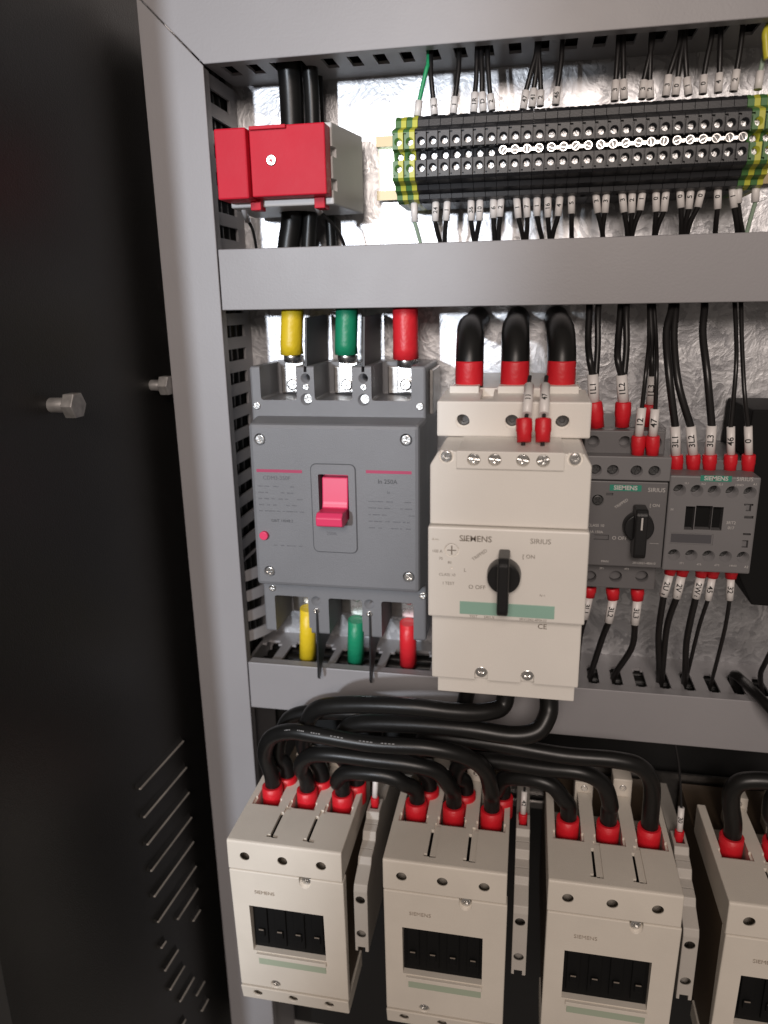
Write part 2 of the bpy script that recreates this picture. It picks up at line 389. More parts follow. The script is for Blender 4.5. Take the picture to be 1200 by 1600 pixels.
# left vertical duct (x -36..0), top mitred at 45 degrees
def f(m):
    m.prism_d([(-36, -720), (0, -720), (0, 31.6), (-36, 67.6)], 52.2, 54, .5)
    m.box(-2.2, -0.3, 46, 52.1, -720, 31); m.box(-35.7, -34, 46, 52.1, -720, 66)
def g(m): m.box(-4.0, -2.4, 0, 51.5, -720, 31.5); m.box(-33.5, -32, 0, 51.5, -720, 60); m.box(-31.9, -4.1, 0, 1.5, -720, 60)
cut = MB(); z = 24.0
while z > -330:
    cut.box(-6, -1, 12, 42.5, z-7.4, z); cut.box(-6, -1, 42, 45.6, z-6.0, z-1.6); z -= 14.6
cut.box(-6, -1, 3, 46, -328, -262)
LD = duct('upright grey slotted wiring duct left of the breaker, mitred at its top', 'v', 0, f, g, cut, -18, -700)
for zf in (-267, -281.5, -296, -310.5):
    m = MB(); P = [(-3.2, 46.5), (1.0+(-267-zf)*.03, 40), (6+(-267-zf)*.06, 27), (7+(-267-zf)*.08, 10), (3, 2)]
    P = spline([(a, b, 0) for a, b in P], 5)
    for i in range(len(P)-1):
        a, b = P[i], P[i+1]
        m.hexa([(b[0], b[1], zf-7.5), (b[0]+1.5, b[1], zf-7.5), (b[0]+1.5, b[1], zf), (b[0], b[1], zf), (a[0], a[1], zf-7.5), (a[0]+1.5, a[1], zf-7.5), (a[0]+1.5, a[1], zf), (a[0], a[1], zf)])
    build('bent_finger', m, 'duct_grey', LD)
# top duct
def f(m):
    m.prism_d([(0.4, 32.2), (460, 32.2), (460, 68), (-35.4, 68)], 52.2, 54, .5)
    m.box(1.5, 460, 46, 52.1, 32.4, 34.0)
def g(m): m.box(-3, 460, 0, 51.5, 34.4, 36.0); m.box(-3, 460, 0, 1.5, 36.1, 68)
cut = MB(); x = 19.0-14.6*2
TOPSLOT = []
while x < 440:
    if not (30 < x < 50): cut.box(x, x+6.6, 22, 45, 30, 40); TOPSLOT.append(x)
    x += 14.6
cut.box(33, 52, 8, 44, 30, 40)
duct('top grey slotted wiring duct above the terminal row', 'h', 0, f, g, cut, 150, 50)
# middle duct
def f(m):
    m.box(0.8, 460, 52.2, 54, -98.2, -63.9, .5); m.box(1.2, 460, 46, 52.1, -97.9, -96.2); m.box(1.2, 460, 46, 52.1, -65.8, -64.2)
def g(m): m.box(-3, 460, 0, 51.5, -95.9, -94.3); m.box(-3, 460, 0, 51.5, -67.8, -66.1); m.box(-3, 460, 0, 1.5, -94.2, -67.9)
cut = MB(); x = 8.0
while x < 440: cut.box(x, x+7.0, 14, 45, -100, -60); x += 14.6
for a, b in ((134, 212), (27, 43), (62, 78), (96, 112)): cut.box(a, b, 8, 48, -100, -90)
duct('middle grey wiring duct between terminal row and breaker', 'h', 0, f, g, cut, 150, -81)
# bottom duct
def f(m):
    m.box(0.8, 470, 52.2, 54, -363.8, -329.5, .5); m.box(1.2, 470, 46, 52.1, -331.2, -329.8); m.box(1.2, 470, 46, 52.1, -363.5, -361.8)
def g(m): m.box(-3, 470, 0, 51.5, -333.0, -331.4); m.box(-3, 470, 0, 51.5, -361.6, -360.0); m.box(-3, 470, 0, 1.5, -359.9, -333.1)
def slot(c, x, w=6.8, d0=18, d1=44):
    c.prism_x  # rounded slot in the top wall
    c.box(x, x+w, d0+2, d1-2, -340, -325); c.box(x+1.4, x+w-1.4, d0, d1, -340.3, -324.7)
cut = MB()
for a, b in ((-1, 14), (21, 54), (59, 88), (93.5, 124)):
    cut.box(a, b, 20, 44, -340, -325); cut.box(a+3, b-3, 15, 46, -340.3, -324.7)
x = 226.4-14.55*6
while x < 440: slot(cut, x); x += 14.55
duct('bottom grey wiring duct under the breaker, black cables crossing it', 'h', 0, f, g, cut, 150, -346)
# bent fingers of the left duct near the bottom corner: curved strips leaning out
# ================================================================== DIN rail and terminals
t = thing('din_rail', 'steel mounting rail carrying the terminal row, passivated bare left end', 'rail', 200, 0, -17)
mb = MB()
mb.prism_x([(0, -5.5), (0, -29.5), (1.1, -29.5), (1.1, -5.5)], 86.9, 420)
mb.prism_x([(0, -5.5), (1.1, -5.5), (6.6, -5.4), (6.6, -4.4), (0, -4.4)], 86.9, 420)
mb.prism_x([(0, -30.6), (6.6, -30.6), (6.6, -29.6), (1.1, -29.5), (0, -29.5)], 86.9, 420)
build('rail_web', mb, 'rail_passivated', t)
mb = MB(); mb.box(86.9, 420, 6.4, 7.8, -5.4, 0.3); mb.box(86.9, 420, 6.4, 7.8, -35.2, -29.8); build('rail_lips', mb, 'rail_edge', t)
t = thing('din_rail', 'steel rail behind the three contactors, thin bright edges between them', 'rail', 200, 0, -440)
mb = MB(); mb.box(20, 420, 8, 10, -419, -414); mb.box(20, 420, 8, 10, -454, -449); mb.box(20, 420, 2, 4, -449, -419); build('rail_profile', mb, 'dull_steel', t)

PITCH_T = 6.13
prof = [(9, 2.5), (34, 2.5), (45, 1.5), (48.5, -1), (49, -4.5), (57, -7), (59.5, -8), (60, -9), (60, -17.2), (55, -17.8), (53.5, -22.2), (60, -22.8), (60, -31.2), (58.5, -32.6), (52, -34),
        (51, -36.5), (46, -38), (45.5, -40.5), (40, -42.0), (9, -42)]
def make_terminal(label, material, gy, group):
    x0 = 108.9
    t = thing('terminal_block', label, 'terminal', x0, 0, -20, group)
    m = MB(); m.prism_x(prof, x0-3.0, x0+3.0, .12)
    c = MB()
    for z in (-13.6, -26.6): c.cyl((x0+.3, 50, z), (x0+.3, 62, z), 2.05, n=20)
    c.cyl((x0+.3, 48, -19.9), (x0+.3, 58, -19.9), 2.1, n=20)
    c.box(x0-3.2, x0-2.5, 58.3, 62, -18, -9.6); c.box(x0-3.2, x0-1.5, 58.4, 62, -10.6, -9.5)
    c.box(x0-3.2, x0-2.5, 58.3, 62, -31, -22); c.box(x0-3.2, x0-1.5, 58.4, 62, -30.9, -29.8)
    c.cyl((x0, 44, 6), (x0, 44, -3), 1.6, n=14); c.cyl((x0, 41, -38), (x0, 41, -45), 1.6, n=14)
    build('housing', m, material, t, cut=c)
    screw(t, x0+.3, 55.6, -13.6, 1.75, 'slot').data = SCR_T; screw(t, x0+.3, 55.6, -26.6, 1.75, 'slot').data = SCR_T
    return t
GB = 'black terminals in the row'; GG = 'green and yellow earth terminals'
tb = make_terminal('x', 'terminal_black', False, GB); tg = make_terminal('x', 'green_yellow', True, GG)
ordn = ['first', 'second', 'third', 'fourth', 'fifth', 'sixth', 'seventh', 'eighth', 'ninth', 'tenth', 'eleventh', 'twelfth', 'thirteenth', 'fourteenth', 'fifteenth', 'sixteenth', 'seventeenth',
        'eighteenth', 'nineteenth', 'twentieth', 'twenty-first', 'twenty-second', 'twenty-third', 'twenty-fourth', 'twenty-fifth', 'twenty-sixth', 'twenty-seventh', 'twenty-eighth']
def place(proto, first, i, label):
    o = proto if first else copy_tree(proto)
    o.location.x = (108.9+PITCH_T*i)*MM; o['label'] = label
    for ch in o.children:
        if ch.name.startswith('screw'): ch.rotation_euler[1] = random.uniform(0, 3.1)
    return o
gl = ['outermost green and yellow earth terminal at the bare rail end, left', 'green and yellow earth terminal touching the first black terminal on the left',
      'green and yellow earth terminal beside the last black terminal on the right', 'green and yellow earth terminal cut by the right photo edge']
TB = {}
for k, i in enumerate((0, 1, 29, 30)): TB[i] = place(tg, k == 0, i, gl[k])
for k, i in enumerate(range(2, 29)): TB[i] = place(tb, k == 0, i, '%s black screw terminal from the left in the row' % ordn[k])
for i, b in TB.items():
    if i not in range(9, 29):
        b2 = screw(b, 108.9+.3, 51.5, -19.9, 1.8, 'slot'); b2.data = SCR_T
        if i not in (0, 1): pass
# the screws above were placed in the prototype frame, so they ride with their terminal
jl = ['four-ring jumper bar, leftmost on the terminal row', 'four-ring jumper bar, second from the left on the terminal row',
      'six-ring jumper bar in the middle right of the terminal row', 'six-ring jumper bar at the right end of the terminal row']
for (a, n), lb in zip(((9, 4), (13, 4), (17, 6), (23, 6)), jl):
    x0 = 108.9+PITCH_T*a+.3
    t = thing('jumper_bar', lb, 'jumper', x0, 54, -20, 'jumper bars on the terminals')
    m = MB(); m.box(x0-.6, x0+PITCH_T*(n-1)+.6, 56.4, 57.2, -20.8, -19.1, .1); build('link_strip', m, 'tinned', t)
    for k in range(n):
        x = x0+k*PITCH_T
        m = MB(); m.cyl((x, 56, -19.9), (x, 58.6, -19.9), 2.25, n=20, bev=.2)
        c = MB(); c.cyl((x, 57.4, -19.9), (x, 60, -19.9), 1.75, n=20)
        rg = build('ring', m, 'tinned', t, cut=c)
        s = screw(rg, x, 57.7, -19.9, 1.6, 'slot'); s.data = SCR_D['slot']
# ================================================================== fuse holder with red lid
t = thing('fuse_holder', 'pale housing with a red screwed lid on vertical black cables', 'cover box', 45, 0, -21)
mb = MB(); mb.hexa([(9, 12, -43), (79.5, 12, -43), (79.5, 12, 0), (9, 12, 0), (14, 62, -43), (73.6, 62, -43), (73.6, 62, -2.2), (14, 62, -2.2)], .8)
cu = MB(); cu.cyl((43, 30, 20), (43, 30, -60), 11, n=24); cu.box(19, 70, 40, 70, -39, -6); cu.box(71.6, 76, 56, 62.6, -36, -30); cu.box(71.6, 76, 56, 62.6, -19, -14)
build('housing', mb, 'housing_white', t, cut=cu)
mb = MB()
mb.box(31.0, 72.8, 62.5, 73.5, -39.3, -4.6, .7); mb.box(13.2, 30.9, 62.5, 78.0, -40.5, -5.6, .9)
mb.box(32.0, 52, 73.4, 75.4, -6.6, -4.8, .3)
cu = MB(); cu.cyl((43, 72.6, -21.5), (43, 80, -21.5), 3.4, n=20)
cu.box(31.2, 31.9, 72.9, 80, -50, 0)
lid = build('red_lid', mb, 'red_cover', t)
screw(lid, 43, 74.2, -21.5, 2.9, 'cross')
mb = MB(); mb.box(27, 33, 58, 66, -45, -38, .4); build('lid_latch', mb, 'red_cover', t); mb = MB(); mb.box(63, 69, 54, 64, -45, -38, .4); build('lid_latch', mb, 'red_cover', t)

# ================================================================== wires
MK = {}
def wire(path, r, label, txt=None, sleeve=None, ferrule=None, mtl='wire_black', group=None, sl_r=1.95, fr=2.5, size=2.9, up=True, slm='sleeve_white', name='wire', k=8, cat='wire', frule_mat='red_sleeve'):
    lerp = lambda a, b, t: tuple(a[i]+(b[i]-a[i])*t for i in range(3))
    P2 = []
    for i, p in enumerate(path):
        P2.append(p)
        if i < len(path)-1:
            for sg in (sleeve, ferrule):
                if sg and ((p == sg[0] and path[i+1] == sg[1]) or (p == sg[1] and path[i+1] == sg[0])):
                    P2 += [lerp(p, path[i+1], .12), lerp(p, path[i+1], .5), lerp(p, path[i+1], .88)]; break
    pts = spline(P2, k)
    o_w = V(*pts[0])
    m = MB(); m.tube(pts, r, n=10)
    o = build(name, m, mtl, org=o_w); tag(o, label, cat, group)
    if sleeve:
        a, b = sleeve
        m = MB(); A, B = V(*a), V(*b)
        m.tube([a, tuple(a[i]+(b[i]-a[i])*.5 for i in range(3)), b], sl_r, n=18)
        s = build('marker_sleeve', m, slm, o)
        if txt:
            me = text_mesh(txt, size*1.12, 'print_black', sl_r+.13, bold=.07)
            q = bpy.data.objects.new('lettering', me); C.objects.link(q); q.parent = s
            ax = (A-B).normalized() if up else (B-A).normalized()
            # text runs upwards (up) or downwards; z axis faces the viewer
            zax = (CAM-(A+B)/2).normalized(); zax = (zax-ax*zax.dot(ax)).normalized(); yax = zax.cross(ax)
            M = Matrix((ax, yax, zax)).transposed().to_4x4()
            q.matrix_local = Matrix.Translation(((A+B)/2-o_w)*MM) @ M
    if ferrule:
        a, b = ferrule; mid = tuple(a[i]+(b[i]-a[i])*.5 for i in range(3)); q1 = tuple(a[i]+(b[i]-a[i])*.6 for i in range(3))
        m = MB(); m.tube([a, tuple(a[i]+(b[i]-a[i])*.06 for i in range(3)), tuple(a[i]+(b[i]-a[i])*.5 for i in range(3)), tuple(a[i]+(b[i]-a[i])*.6 for i in range(3)), b], [fr*.96, fr*1.04, fr*1.06, fr*.97, fr*.92], n=18)
        build('ferrule', m, frule_mat, o)
    return o
# wires above the terminals: crop coordinates /3.75
GT = 'wires rising from the terminal row'
tops = [  # duct px, mid px, sleeve top px, sleeve bottom px, text, material
 ((669, 98), (666, 110), (655, 158), (652, 182), None, 'wire_green', 'green wire at the left end above the terminals'),
 ((673, 100), (674, 125), (677, 155), (679, 180), '2', 'wire_black', 'first black wire from the left above the terminals, beside the green wire'),
 ((717, 100), (714, 130), (711, 152), (708, 178), '1', 'wire_black', 'lone black wire above the terminals between the marks 2 and 1R'),
 ((745, 92), (744, 125), (742, 145), (740, 176), '1R', 'wire_black', 'left wire of the three close together, sleeve marked 1R'),
 ((752, 92), (753, 120), (753, 145), (755, 175), 'D', 'wire_black', 'middle wire of the three beside the 1R mark, sleeve marked D'),
 ((762, 92), (764, 125), (766, 148), (769, 173), '2', 'wire_black', 'right wire of the three beside the 1R mark, sleeve marked 2'),
 ((838, 82), (830, 112), (822, 142), (817, 171), '47', 'wire_black', 'slanting wire marked 47 above the terminals, left of its bunch of three'),
 ((840, 82), (838, 110), (834, 139), (831, 168), '41', 'wire_black', 'wire marked 41 above the terminals, middle of its bunch of three'),
 ((842, 82), (844, 115), (845, 142), (844, 166), '2', 'wire_black', 'wire right beside the wire marked 41 above the terminals'),
 ((878, 80), (875, 110), (871, 137), (868, 164), '46', 'wire_black', 'single wire marked 46 above the terminals'),
 ((966, 70), (964, 100), (962, 126), (960, 158), '3', 'wire_black', 'wire marked 3 above the terminals, left of its close pair'),
 ((974, 70), (974, 100), (974, 125), (975, 156), '6', 'wire_black', 'wire marked 6 above the terminals, right of its close pair'),
 ((1019, 68), (1013, 95), (1006, 126), (1003, 155), '3', 'wire_black', 'shiny slanting wire above the terminals, left of the fourth bunch'),
 ((1017, 68), (1016, 95), (1015, 127), (1016, 155), '2', 'wire_black', 'upright wire just right of the shiny slanting wire'),
 ((1062, 64), (1054, 90), (1045, 118), (1040, 151), '3', 'wire_black', 'slanting wire at the left of the bunch of three, right half of the row'),
 ((1068, 64), (1063, 92), (1059, 122), (1055, 150), '0', 'wire_black', 'middle wire marked 0 in the bunch of three, right half of the row'),
 ((1070, 64), (1071, 92), (1073, 122), (1076, 149), '1', 'wire_black', 'right wire marked 1 in the bunch of three, right half of the row'),
 ((1112, 56), (1105, 90), (1100, 118), (1098, 147), '0', 'wire_black', 'fourth wire from the right above the terminals, marked 0'),
 ((1126, 54), (1125, 85), (1124, 115), (1122, 145), '4', 'wire_black', 'third wire from the right above the terminals, marked 4'),
 ((1160, 48), (1156, 80), (1151, 110), (1146, 143), '2', 'wire_black', 'second wire from the right above the terminals, marked 2'),
 ((1198, 70), (1193, 90), (1188, 112), (1184, 140), None, 'wire_pale', 'pale wire at the right end above the terminals'),
]
for a, b, c, d, tx, ml, lb in tops:
    A = at(a[0], a[1], 38); A = (A[0], 36, 42)
    wire([A, at(a[0], a[1], 40), at(b[0], b[1], 42), at(c[0], c[1], 43), at(d[0], d[1], 44)], 1.15 if ml != 'wire_black' else 1.35, lb, tx, (at(c[0], c[1], 43), at(d[0], d[1], 44)), mtl=ml, group=GT, size=3.0, sl_r=1.95)
wire([(300, 36, 42), at(1199, 45, 45), at(1197, 70, 46), at(1199, 92, 46)], 1.8, 'bright yellow wire at the right photo edge above the terminals', mtl='wire_yellow', group=GT)
# wires below the terminals
GU = 'wires hanging from the terminal row'
bots = [
 ((647, 312), (648, 347), (657, 381), None, 'wire_pale', 'pale thin wire under the left earth terminals'),
 ((681, 312), (680, 346), (688, 380), '24', 'wire_black', 'wire marked 24, next to the pale thin wire under the terminals'),
 ((699, 312), (697, 345), (695, 380), '1', 'wire_black', 'wire right beside the wire marked 24 under the terminals'),
 ((736, 312), (736, 345), (741, 380), '36', 'wire_black', 'wire marked 36, left of the second close pair under the terminals'),
 ((750, 311), (749, 345), (743, 380), '10', 'wire_black', 'wire marked 10 hanging under the terminals, beside the one marked 36'),
 ((771, 310), (771, 341), (773, 380), '6', 'wire_black', 'left wire of the pair marked 6 and 2 under the terminals'),
 ((783, 309), (781, 339), (779, 380), '2', 'wire_black', 'right wire of the pair marked 6 and 2 under the terminals'),
 ((807, 308), (810, 341), (818, 378), '1', 'wire_black', 'left wire of the bunch of five below the first jumper bar'),
 ((822, 306), (824, 340), (822, 378), '7', 'wire_black', 'second wire of the bunch of five below the first jumper bar, marked 7'),
 ((839, 306), (839, 338), (847, 376), '1', 'wire_black', 'third wire of the bunch of five below the first jumper bar'),
 ((856, 306), (856, 340), (859, 376), '16', 'wire_black', 'fourth wire of the bunch of five below the first jumper bar, marked 16'),
 ((875, 305), (872, 338), (862, 376), '4', 'wire_black', 'slanting wire marked 4, last of the bunch of five'),
 ((893, 301), (893, 334), (893, 374), '5', 'wire_black', 'single wire marked 5 hanging under the second jumper bar'),
 ((930, 296), (934, 333), (942, 373), '3', 'wire_black', 'left wire of the narrow V pair under the terminals'),
 ((948, 296), (945, 333), (941, 373), '3', 'wire_black', 'right wire of the narrow V pair under the terminals'),
 ((971, 293), (975, 332), (980, 371), '3', 'wire_black', 'left wire of the bunch of three under the third jumper bar'),
 ((988, 293), (987, 333), (986, 371), '2', 'wire_black', 'middle wire of the bunch of three under the third jumper bar'),
 ((1005, 293), (1000, 329), (987, 371), '1', 'wire_black', 'right wire of the bunch of three under the third jumper bar'),
 ((1025, 290), (1025, 331), (1022, 370), '0', 'wire_black', 'wire marked 0 of the pair left of the last jumper bar'),
 ((1042, 289), (1037, 331), (1024, 370), '2', 'wire_black', 'slanting wire marked 2 of the pair left of the last jumper bar'),
 ((1062, 289), (1064, 325), (1064, 369), '0', 'wire_black', 'left wire of the bunch of three under the last jumper bar'),
 ((1080, 289), (1076, 327), (1069, 369), '5', 'wire_black', 'middle wire of the bunch of three under the last jumper bar, marked 5'),
 ((1099, 288), (1090, 324), (1073, 369), '0', 'wire_black', 'strongly slanting wire of the bunch of three under the last jumper bar'),
 ((1122, 288), (1121, 327), (1117, 368), '0', 'wire_black', 'single wire marked 0 near the right end under the terminals'),
 ((1144, 288), (1147, 325), (1152, 367), '1', 'wire_black', 'wire marked 1 near the right end under the terminals'),
 ((1154, 288), (1153, 318), (1160, 367), None, 'wire_black', 'wire behind the one marked 1 near the right end, unmarked'),
 ((1181, 285), (1180, 316), (1166, 367), None, 'wire_pale', 'pale green wire at the right end under the terminals'),
]
for i, (a, b, c, tx, ml, lb) in enumerate(bots):
    dd = 40
    e = at(c[0], c[1], 34); e2 = (e[0], 32, -72)
    mid = at((b[0]+c[0])/2+(b[0]-a[0])*.3, (b[1]+c[1])/2, 37)
    sb = at(b[0], b[1], dd); sa = at(a[0], a[1], dd)
    wire([(sa[0], dd, -37), sa, sb, mid, e, e2], 1.35 if ml == 'wire_black' else 1.1, lb, tx, (sa, sb), mtl=ml, group=GU, size=3.0, up=True, sl_r=1.95)
# hanging pairs behind (thin, doubled) under the left end
# fuse holder tails
wire([at(375, 300, 62), at(380, 325, 52), at(387, 343, 46), at(395, 360, 40), at(400, 385, 30), (at(400, 385, 28)[0], 26, -75)], 0.9, 'thin black wire leaving the left latch of the red lid', None, (at(377, 314, 60), at(387, 345, 46)), slm='sleeve_clear', group='wires from the red lidded box', sl_r=1.7)
wire([at(485, 296, 60), at(492, 312, 56), at(500, 330, 50), at(515, 345, 44), at(530, 365, 36), at(539, 388, 30), (at(540, 388, 28)[0], 26, -75)], 1.0, 'thin black wire curving from the right latch of the red lid', None, (at(487, 302, 60), at(500, 332, 50)), slm='sleeve_clear', group='wires from the red lidded box', sl_r=1.9)

# big vertical cables through the fuse holder
def cable(path, r, label, group=None, sleeves=(), name='cable', cat='cable', mtl='cable_black', k=8):
    pts = spline(path, k); o_w = V(*pts[0]); m = MB(); m.tube(pts, r, n=20)
    o = build(name, m, mtl, org=o_w); tag(o, label, cat, group)
    for (a, b, rr, ml, nm) in sleeves:
        m = MB(); A = Vector(a); B = Vector(b)
        m.tube([tuple(A+(B-A)*t) for t in (0, .08, .5, .92, 1)], [rr*.97, rr, rr*1.01, rr, rr*.97], n=26)
        build(nm, m, ml, o)
    return o
cable([(41, 30, 50), (41, 26, 20), (40, 25, -20), (38, 25, -45), (35, 25, -60), (32, 25, -80)], 6.8, 'thick black cable dropping through the red lidded box, left one', 'vertical cables at the red lidded box')
cable([(52.5, 28, 50), (52.8, 24, 20), (52, 24, -20), (49, 24, -45), (47, 24, -62), (46, 24, -80)], 4.4, 'black cable dropping through the red lidded box, middle one', 'vertical cables at the red lidded box')
cable([(52, 8, 50), (53, 8, 0), (57, 8, -45), (57, 8, -80)], 3.2, 'black cable dropping behind the red lidded box, right one', 'vertical cables at the red lidded box')

# ================================================================== moulded case circuit breaker
t = thing('circuit_breaker', 'grey moulded three pole circuit breaker with a red toggle', 'circuit breaker', 70, 0, -216)
BX0, BX1 = 17.5, 124.0
m = MB(); m.box(BX0, BX1, 4, 60, -302, -130.5, 1.6, 3)
c = MB()
for a, b in ((24, 46.5), (57.5, 80.5), (92, 115.5)):
    c.box(a, b, 26, 64, -150.5, -125, 1.5)
    c.box(a+4, b-4, 26, 64, -310, -275, 1.5) if False else None
for a, b in ((25, 47.5), (61, 83), (95.5, 116)): c.box(a, b, 26, 64, -310, -276.5, 1.5)
for x in (52.3, 87.2):
    c.cyl((x, 50, -150), (x, 64, -150), 3.6, n=24); c.cyl((x, 32, -137.5), (x, 64, -137.5), 2.9, n=24)
    c.cyl((x+.5, 32, -279), (x+.5, 64, -279), 3.3, n=24)
    c.box(x-.9, x+.9, 5, 64, -134, -125)
    c.box(x-5.6, x-3.4, 40, 64, -310, -298)
build('case', m, 'breaker_grey', t, cut=c)
for x in (52.3, 87.2):
    screw(t, x, 56, -150, 3.0, 'cross'); screw(t, x+.2, 60.6, -142.6, 1.9, 'cross'); screw(t, x+.5, 61, -285.5, 2.0, 'cross')
for x, z in ((21.2, -154), (120.5, -153.5), (24, -271.5), (122, -271)): screw(t, x, 61.0, z, 2.3, 'cross')
# terminals inside the recesses
for x in (35, 69.5, 104):
    m = MB(); m.box(x-8, x+8, 20, 29, -150, -133, .6); build('terminal_pad', m, 'dull_steel', t); m = MB(); m.box(x-8, x+8, 20, 29, -300, -280, .6); build('terminal_pad', m, 'dull_steel', t)
m = MB(); m.hexa([(19.5, 58, -264), (124.6, 58, -264), (124.6, 58, -159.8), (19.5, 58, -159.8), (21.6, 79.8, -261.5), (122.6, 79.8, -261.5), (122.8, 79.8, -161.8), (22.4, 79.8, -161.8)], 2.2)
c = MB()
# groove round the toggle escutcheon
def rrect(x0, x1, z0, z1, r, n=6):
    P = []
    for cx, cz, a0 in ((x1-r, z1-r, 0), (x0+r, z1-r, 90), (x0+r, z0+r, 180), (x1-r, z0+r, 270)):
        for i in range(n+1):
            a = math.radians(a0+90*i/n); P.append((cx+r*math.cos(a), cz+r*math.sin(a)))
    return P
c.prism_d(rrect(63.5, 81.6, -217.5, -190.6, .8), 68, 84)
for x, z in ((28.9, -171), (115.4, -169.8), (30, -252.8), (116.3, -251.8)): c.cyl((x, 76, z), (x, 84, z), 3.6, n=24)
cov = build('front_cover', m, 'breaker_grey', t, cut=c)
# dark seam line around the toggle (raised bezel)
m = MB(); m.prism_d(rrect(59.3, 85.6, -238, -184.8, 3.2), 79.2, 80.5, .25); cc = MB(); cc.prism_d(rrect(63.5, 81.6, -217.5, -190.6, .8), 70, 84)
build('toggle_bezel', m, 'breaker_grey', t, cut=cc)
m = MB(); m.prism_d(rrect(58.8, 86.1, -238.5, -184.3, 3.6), 79.3, 80.02); cc = MB(); cc.prism_d(rrect(63.5, 81.6, -217.5, -190.6, .8), 70, 84); build('bezel_seam', m, 'print_dark', t, cut=cc)
for x, z in ((28.9, -171), (115.4, -169.8), (30, -252.8), (116.3, -251.8)): screw(t, x, 79.6, z, 2.9, 'cross', name='cover_screw')
m = MB(); m.box(64.3, 81, 68, 72, -217, -191); 
m.prism_x([(70, -193), (77.5, -193), (79, -208), (80, -211), (92, -210.5), (94.5, -213), (94, -218), (90, -219.5), (80, -218.5), (70, -217.5)], 65.0, 80.6, .7)
build('toggle', m, 'red_toggle', t)
m = MB(); m.box(25.8, 53.8, 79.85, 79.95, -190.4, -188.6); m.box(92.0, 118.5, 79.85, 79.95, -189.4, -187.6); build('red_rules', m, 'print_magenta', t)
m = MB(); m.cyl((28.4, 79, -229.3), (28.4, 82.2, -229.3), 2.7, n=24, bev=.4); build('test_button', m, 'red_toggle', t)
text(t, 'CDM3-250F', 3.4, 38, 79.95, -193.8, 'print_mid'); text(t, 'In 250A', 3.6, 104.5, 79.95, -194.2, 'print_dark', bold=.05)
text(t, 'Ie', 2.6, 105, 79.95, -200.5, 'print_mid')
text(t, 'GB/T 14048.2', 2.4, 40, 79.95, -220.0, 'print_dark'); text(t, '250A', 2.8, 70.5, 80.62, -226.5, 'print_mid')
marks(t, 26, 54, -216, -197, 79.9, 5, 'print_mid'); marks(t, 93, 120, -224, -204, 79.9, 5, 'print_mid'); marks(t, 34, 52, -237, -234, 79.9, 1, 'print_mid')
# phase barriers
for x in (52.3, 87.2):
    m = MB(); m.prism_x([(8, -131), (58, -131), (54, -103), (8, -102)], x-.6, x+.6); build('phase_barrier', m, 'barrier_black', t)
    m = MB(); m.prism_x([(8, -290), (61, -284), (64.0, -331), (61.5, -333.5), (56, -327), (44, -316), (8, -312)], x+.4, x+1.5); build('phase_barrier', m, 'black_plastic', t)
m = MB(); m.box(124.1, 126.5, 10, 46, -160, -134, .4); build('side_sticker', m, 'dull_steel', t)
# lug cables on the breaker
GL = 'cables with coloured heat shrink on the breaker'
for x, (p0, p1), ml, nm in ((35, ((457, 470), (456, 553)), 'heat_yellow', 'yellow'), (69.5, ((542, 470), (541, 553)), 'heat_green', 'green'), (104, ((633, 470), (634, 560)), 'heat_red', 'red')):
    a = at(p0[0], p0[1], 36); b = at(p1[0], p1[1], 36); xx = b[0]
    o = cable([(a[0], 30, -80), (a[0], 34, -98), (xx, 36, b[2]+4)], 5.2, '%s sleeved cable lug bolted to the top of the grey breaker' % nm, GL)
    rr = 6.8 if nm != 'red' else 7.6
    m = MB(); m.tube([(a[0], 34, -92), (a[0]*.6+xx*.4, 35.5, -104), (xx, 36, b[2]+6), (xx, 35.5, b[2])], [rr, rr, rr, rr*1.04], n=26); build('heat_shrink', m, ml, o)
    m = MB(); m.tube([(xx, 36, b[2]+2), (xx, 34, b[2]-3.5)], [5.0, 5.8], n=20); m.box(xx-6, xx+6, 30, 32.4, -149, b[2]-1, .5)
    build('lug', m, 'tinned', o)
    m = MB(); m.cyl((xx, 32.4, -143.5), (xx, 33.8, -143.5), 5.0, n=24, bev=.3); m.cyl((xx, 33.8, -143.5), (xx, 38, -143.5), 3.6, n=24, bev=.8); build('bolt', m, 'steel', o)
for x, (p0, p1), ml, nm in ((35, ((481, 950), (481, 1032)), 'heat_yellow', 'yellow'), (69.5, ((556, 968), (556, 1034)), 'heat_green', 'green'), (104, ((637, 972), (638, 1038)), 'heat_red', 'red')):
    a = at(p0[0], p0[1], 42); b = at(p1[0], p1[1], 36)
    o = cable([(a[0], 40, a[2]), (b[0], 34, b[2]), (b[0], 30, -350)], 4.6, '%s sleeved cable lug at the bottom of the grey breaker' % nm, GL)
    m = MB(); m.tube([(a[0], 42, a[2]), ((a[0]+b[0])/2, 39, (a[2]+b[2])/2), (b[0], 36, b[2])], [5.2, 5.6, 5.7], n=26); build('heat_shrink', m, ml, o)
    m = MB(); m.box(a[0]-5, a[0]+5, 34, 36.4, a[2]-2, -277, .5); build('lug', m, 'tinned', o)
    m = MB(); m.cyl((a[0], 36.4, -283), (a[0], 39.4, -283), 3.8, n=24, bev=.7); build('bolt', m, 'steel', o)
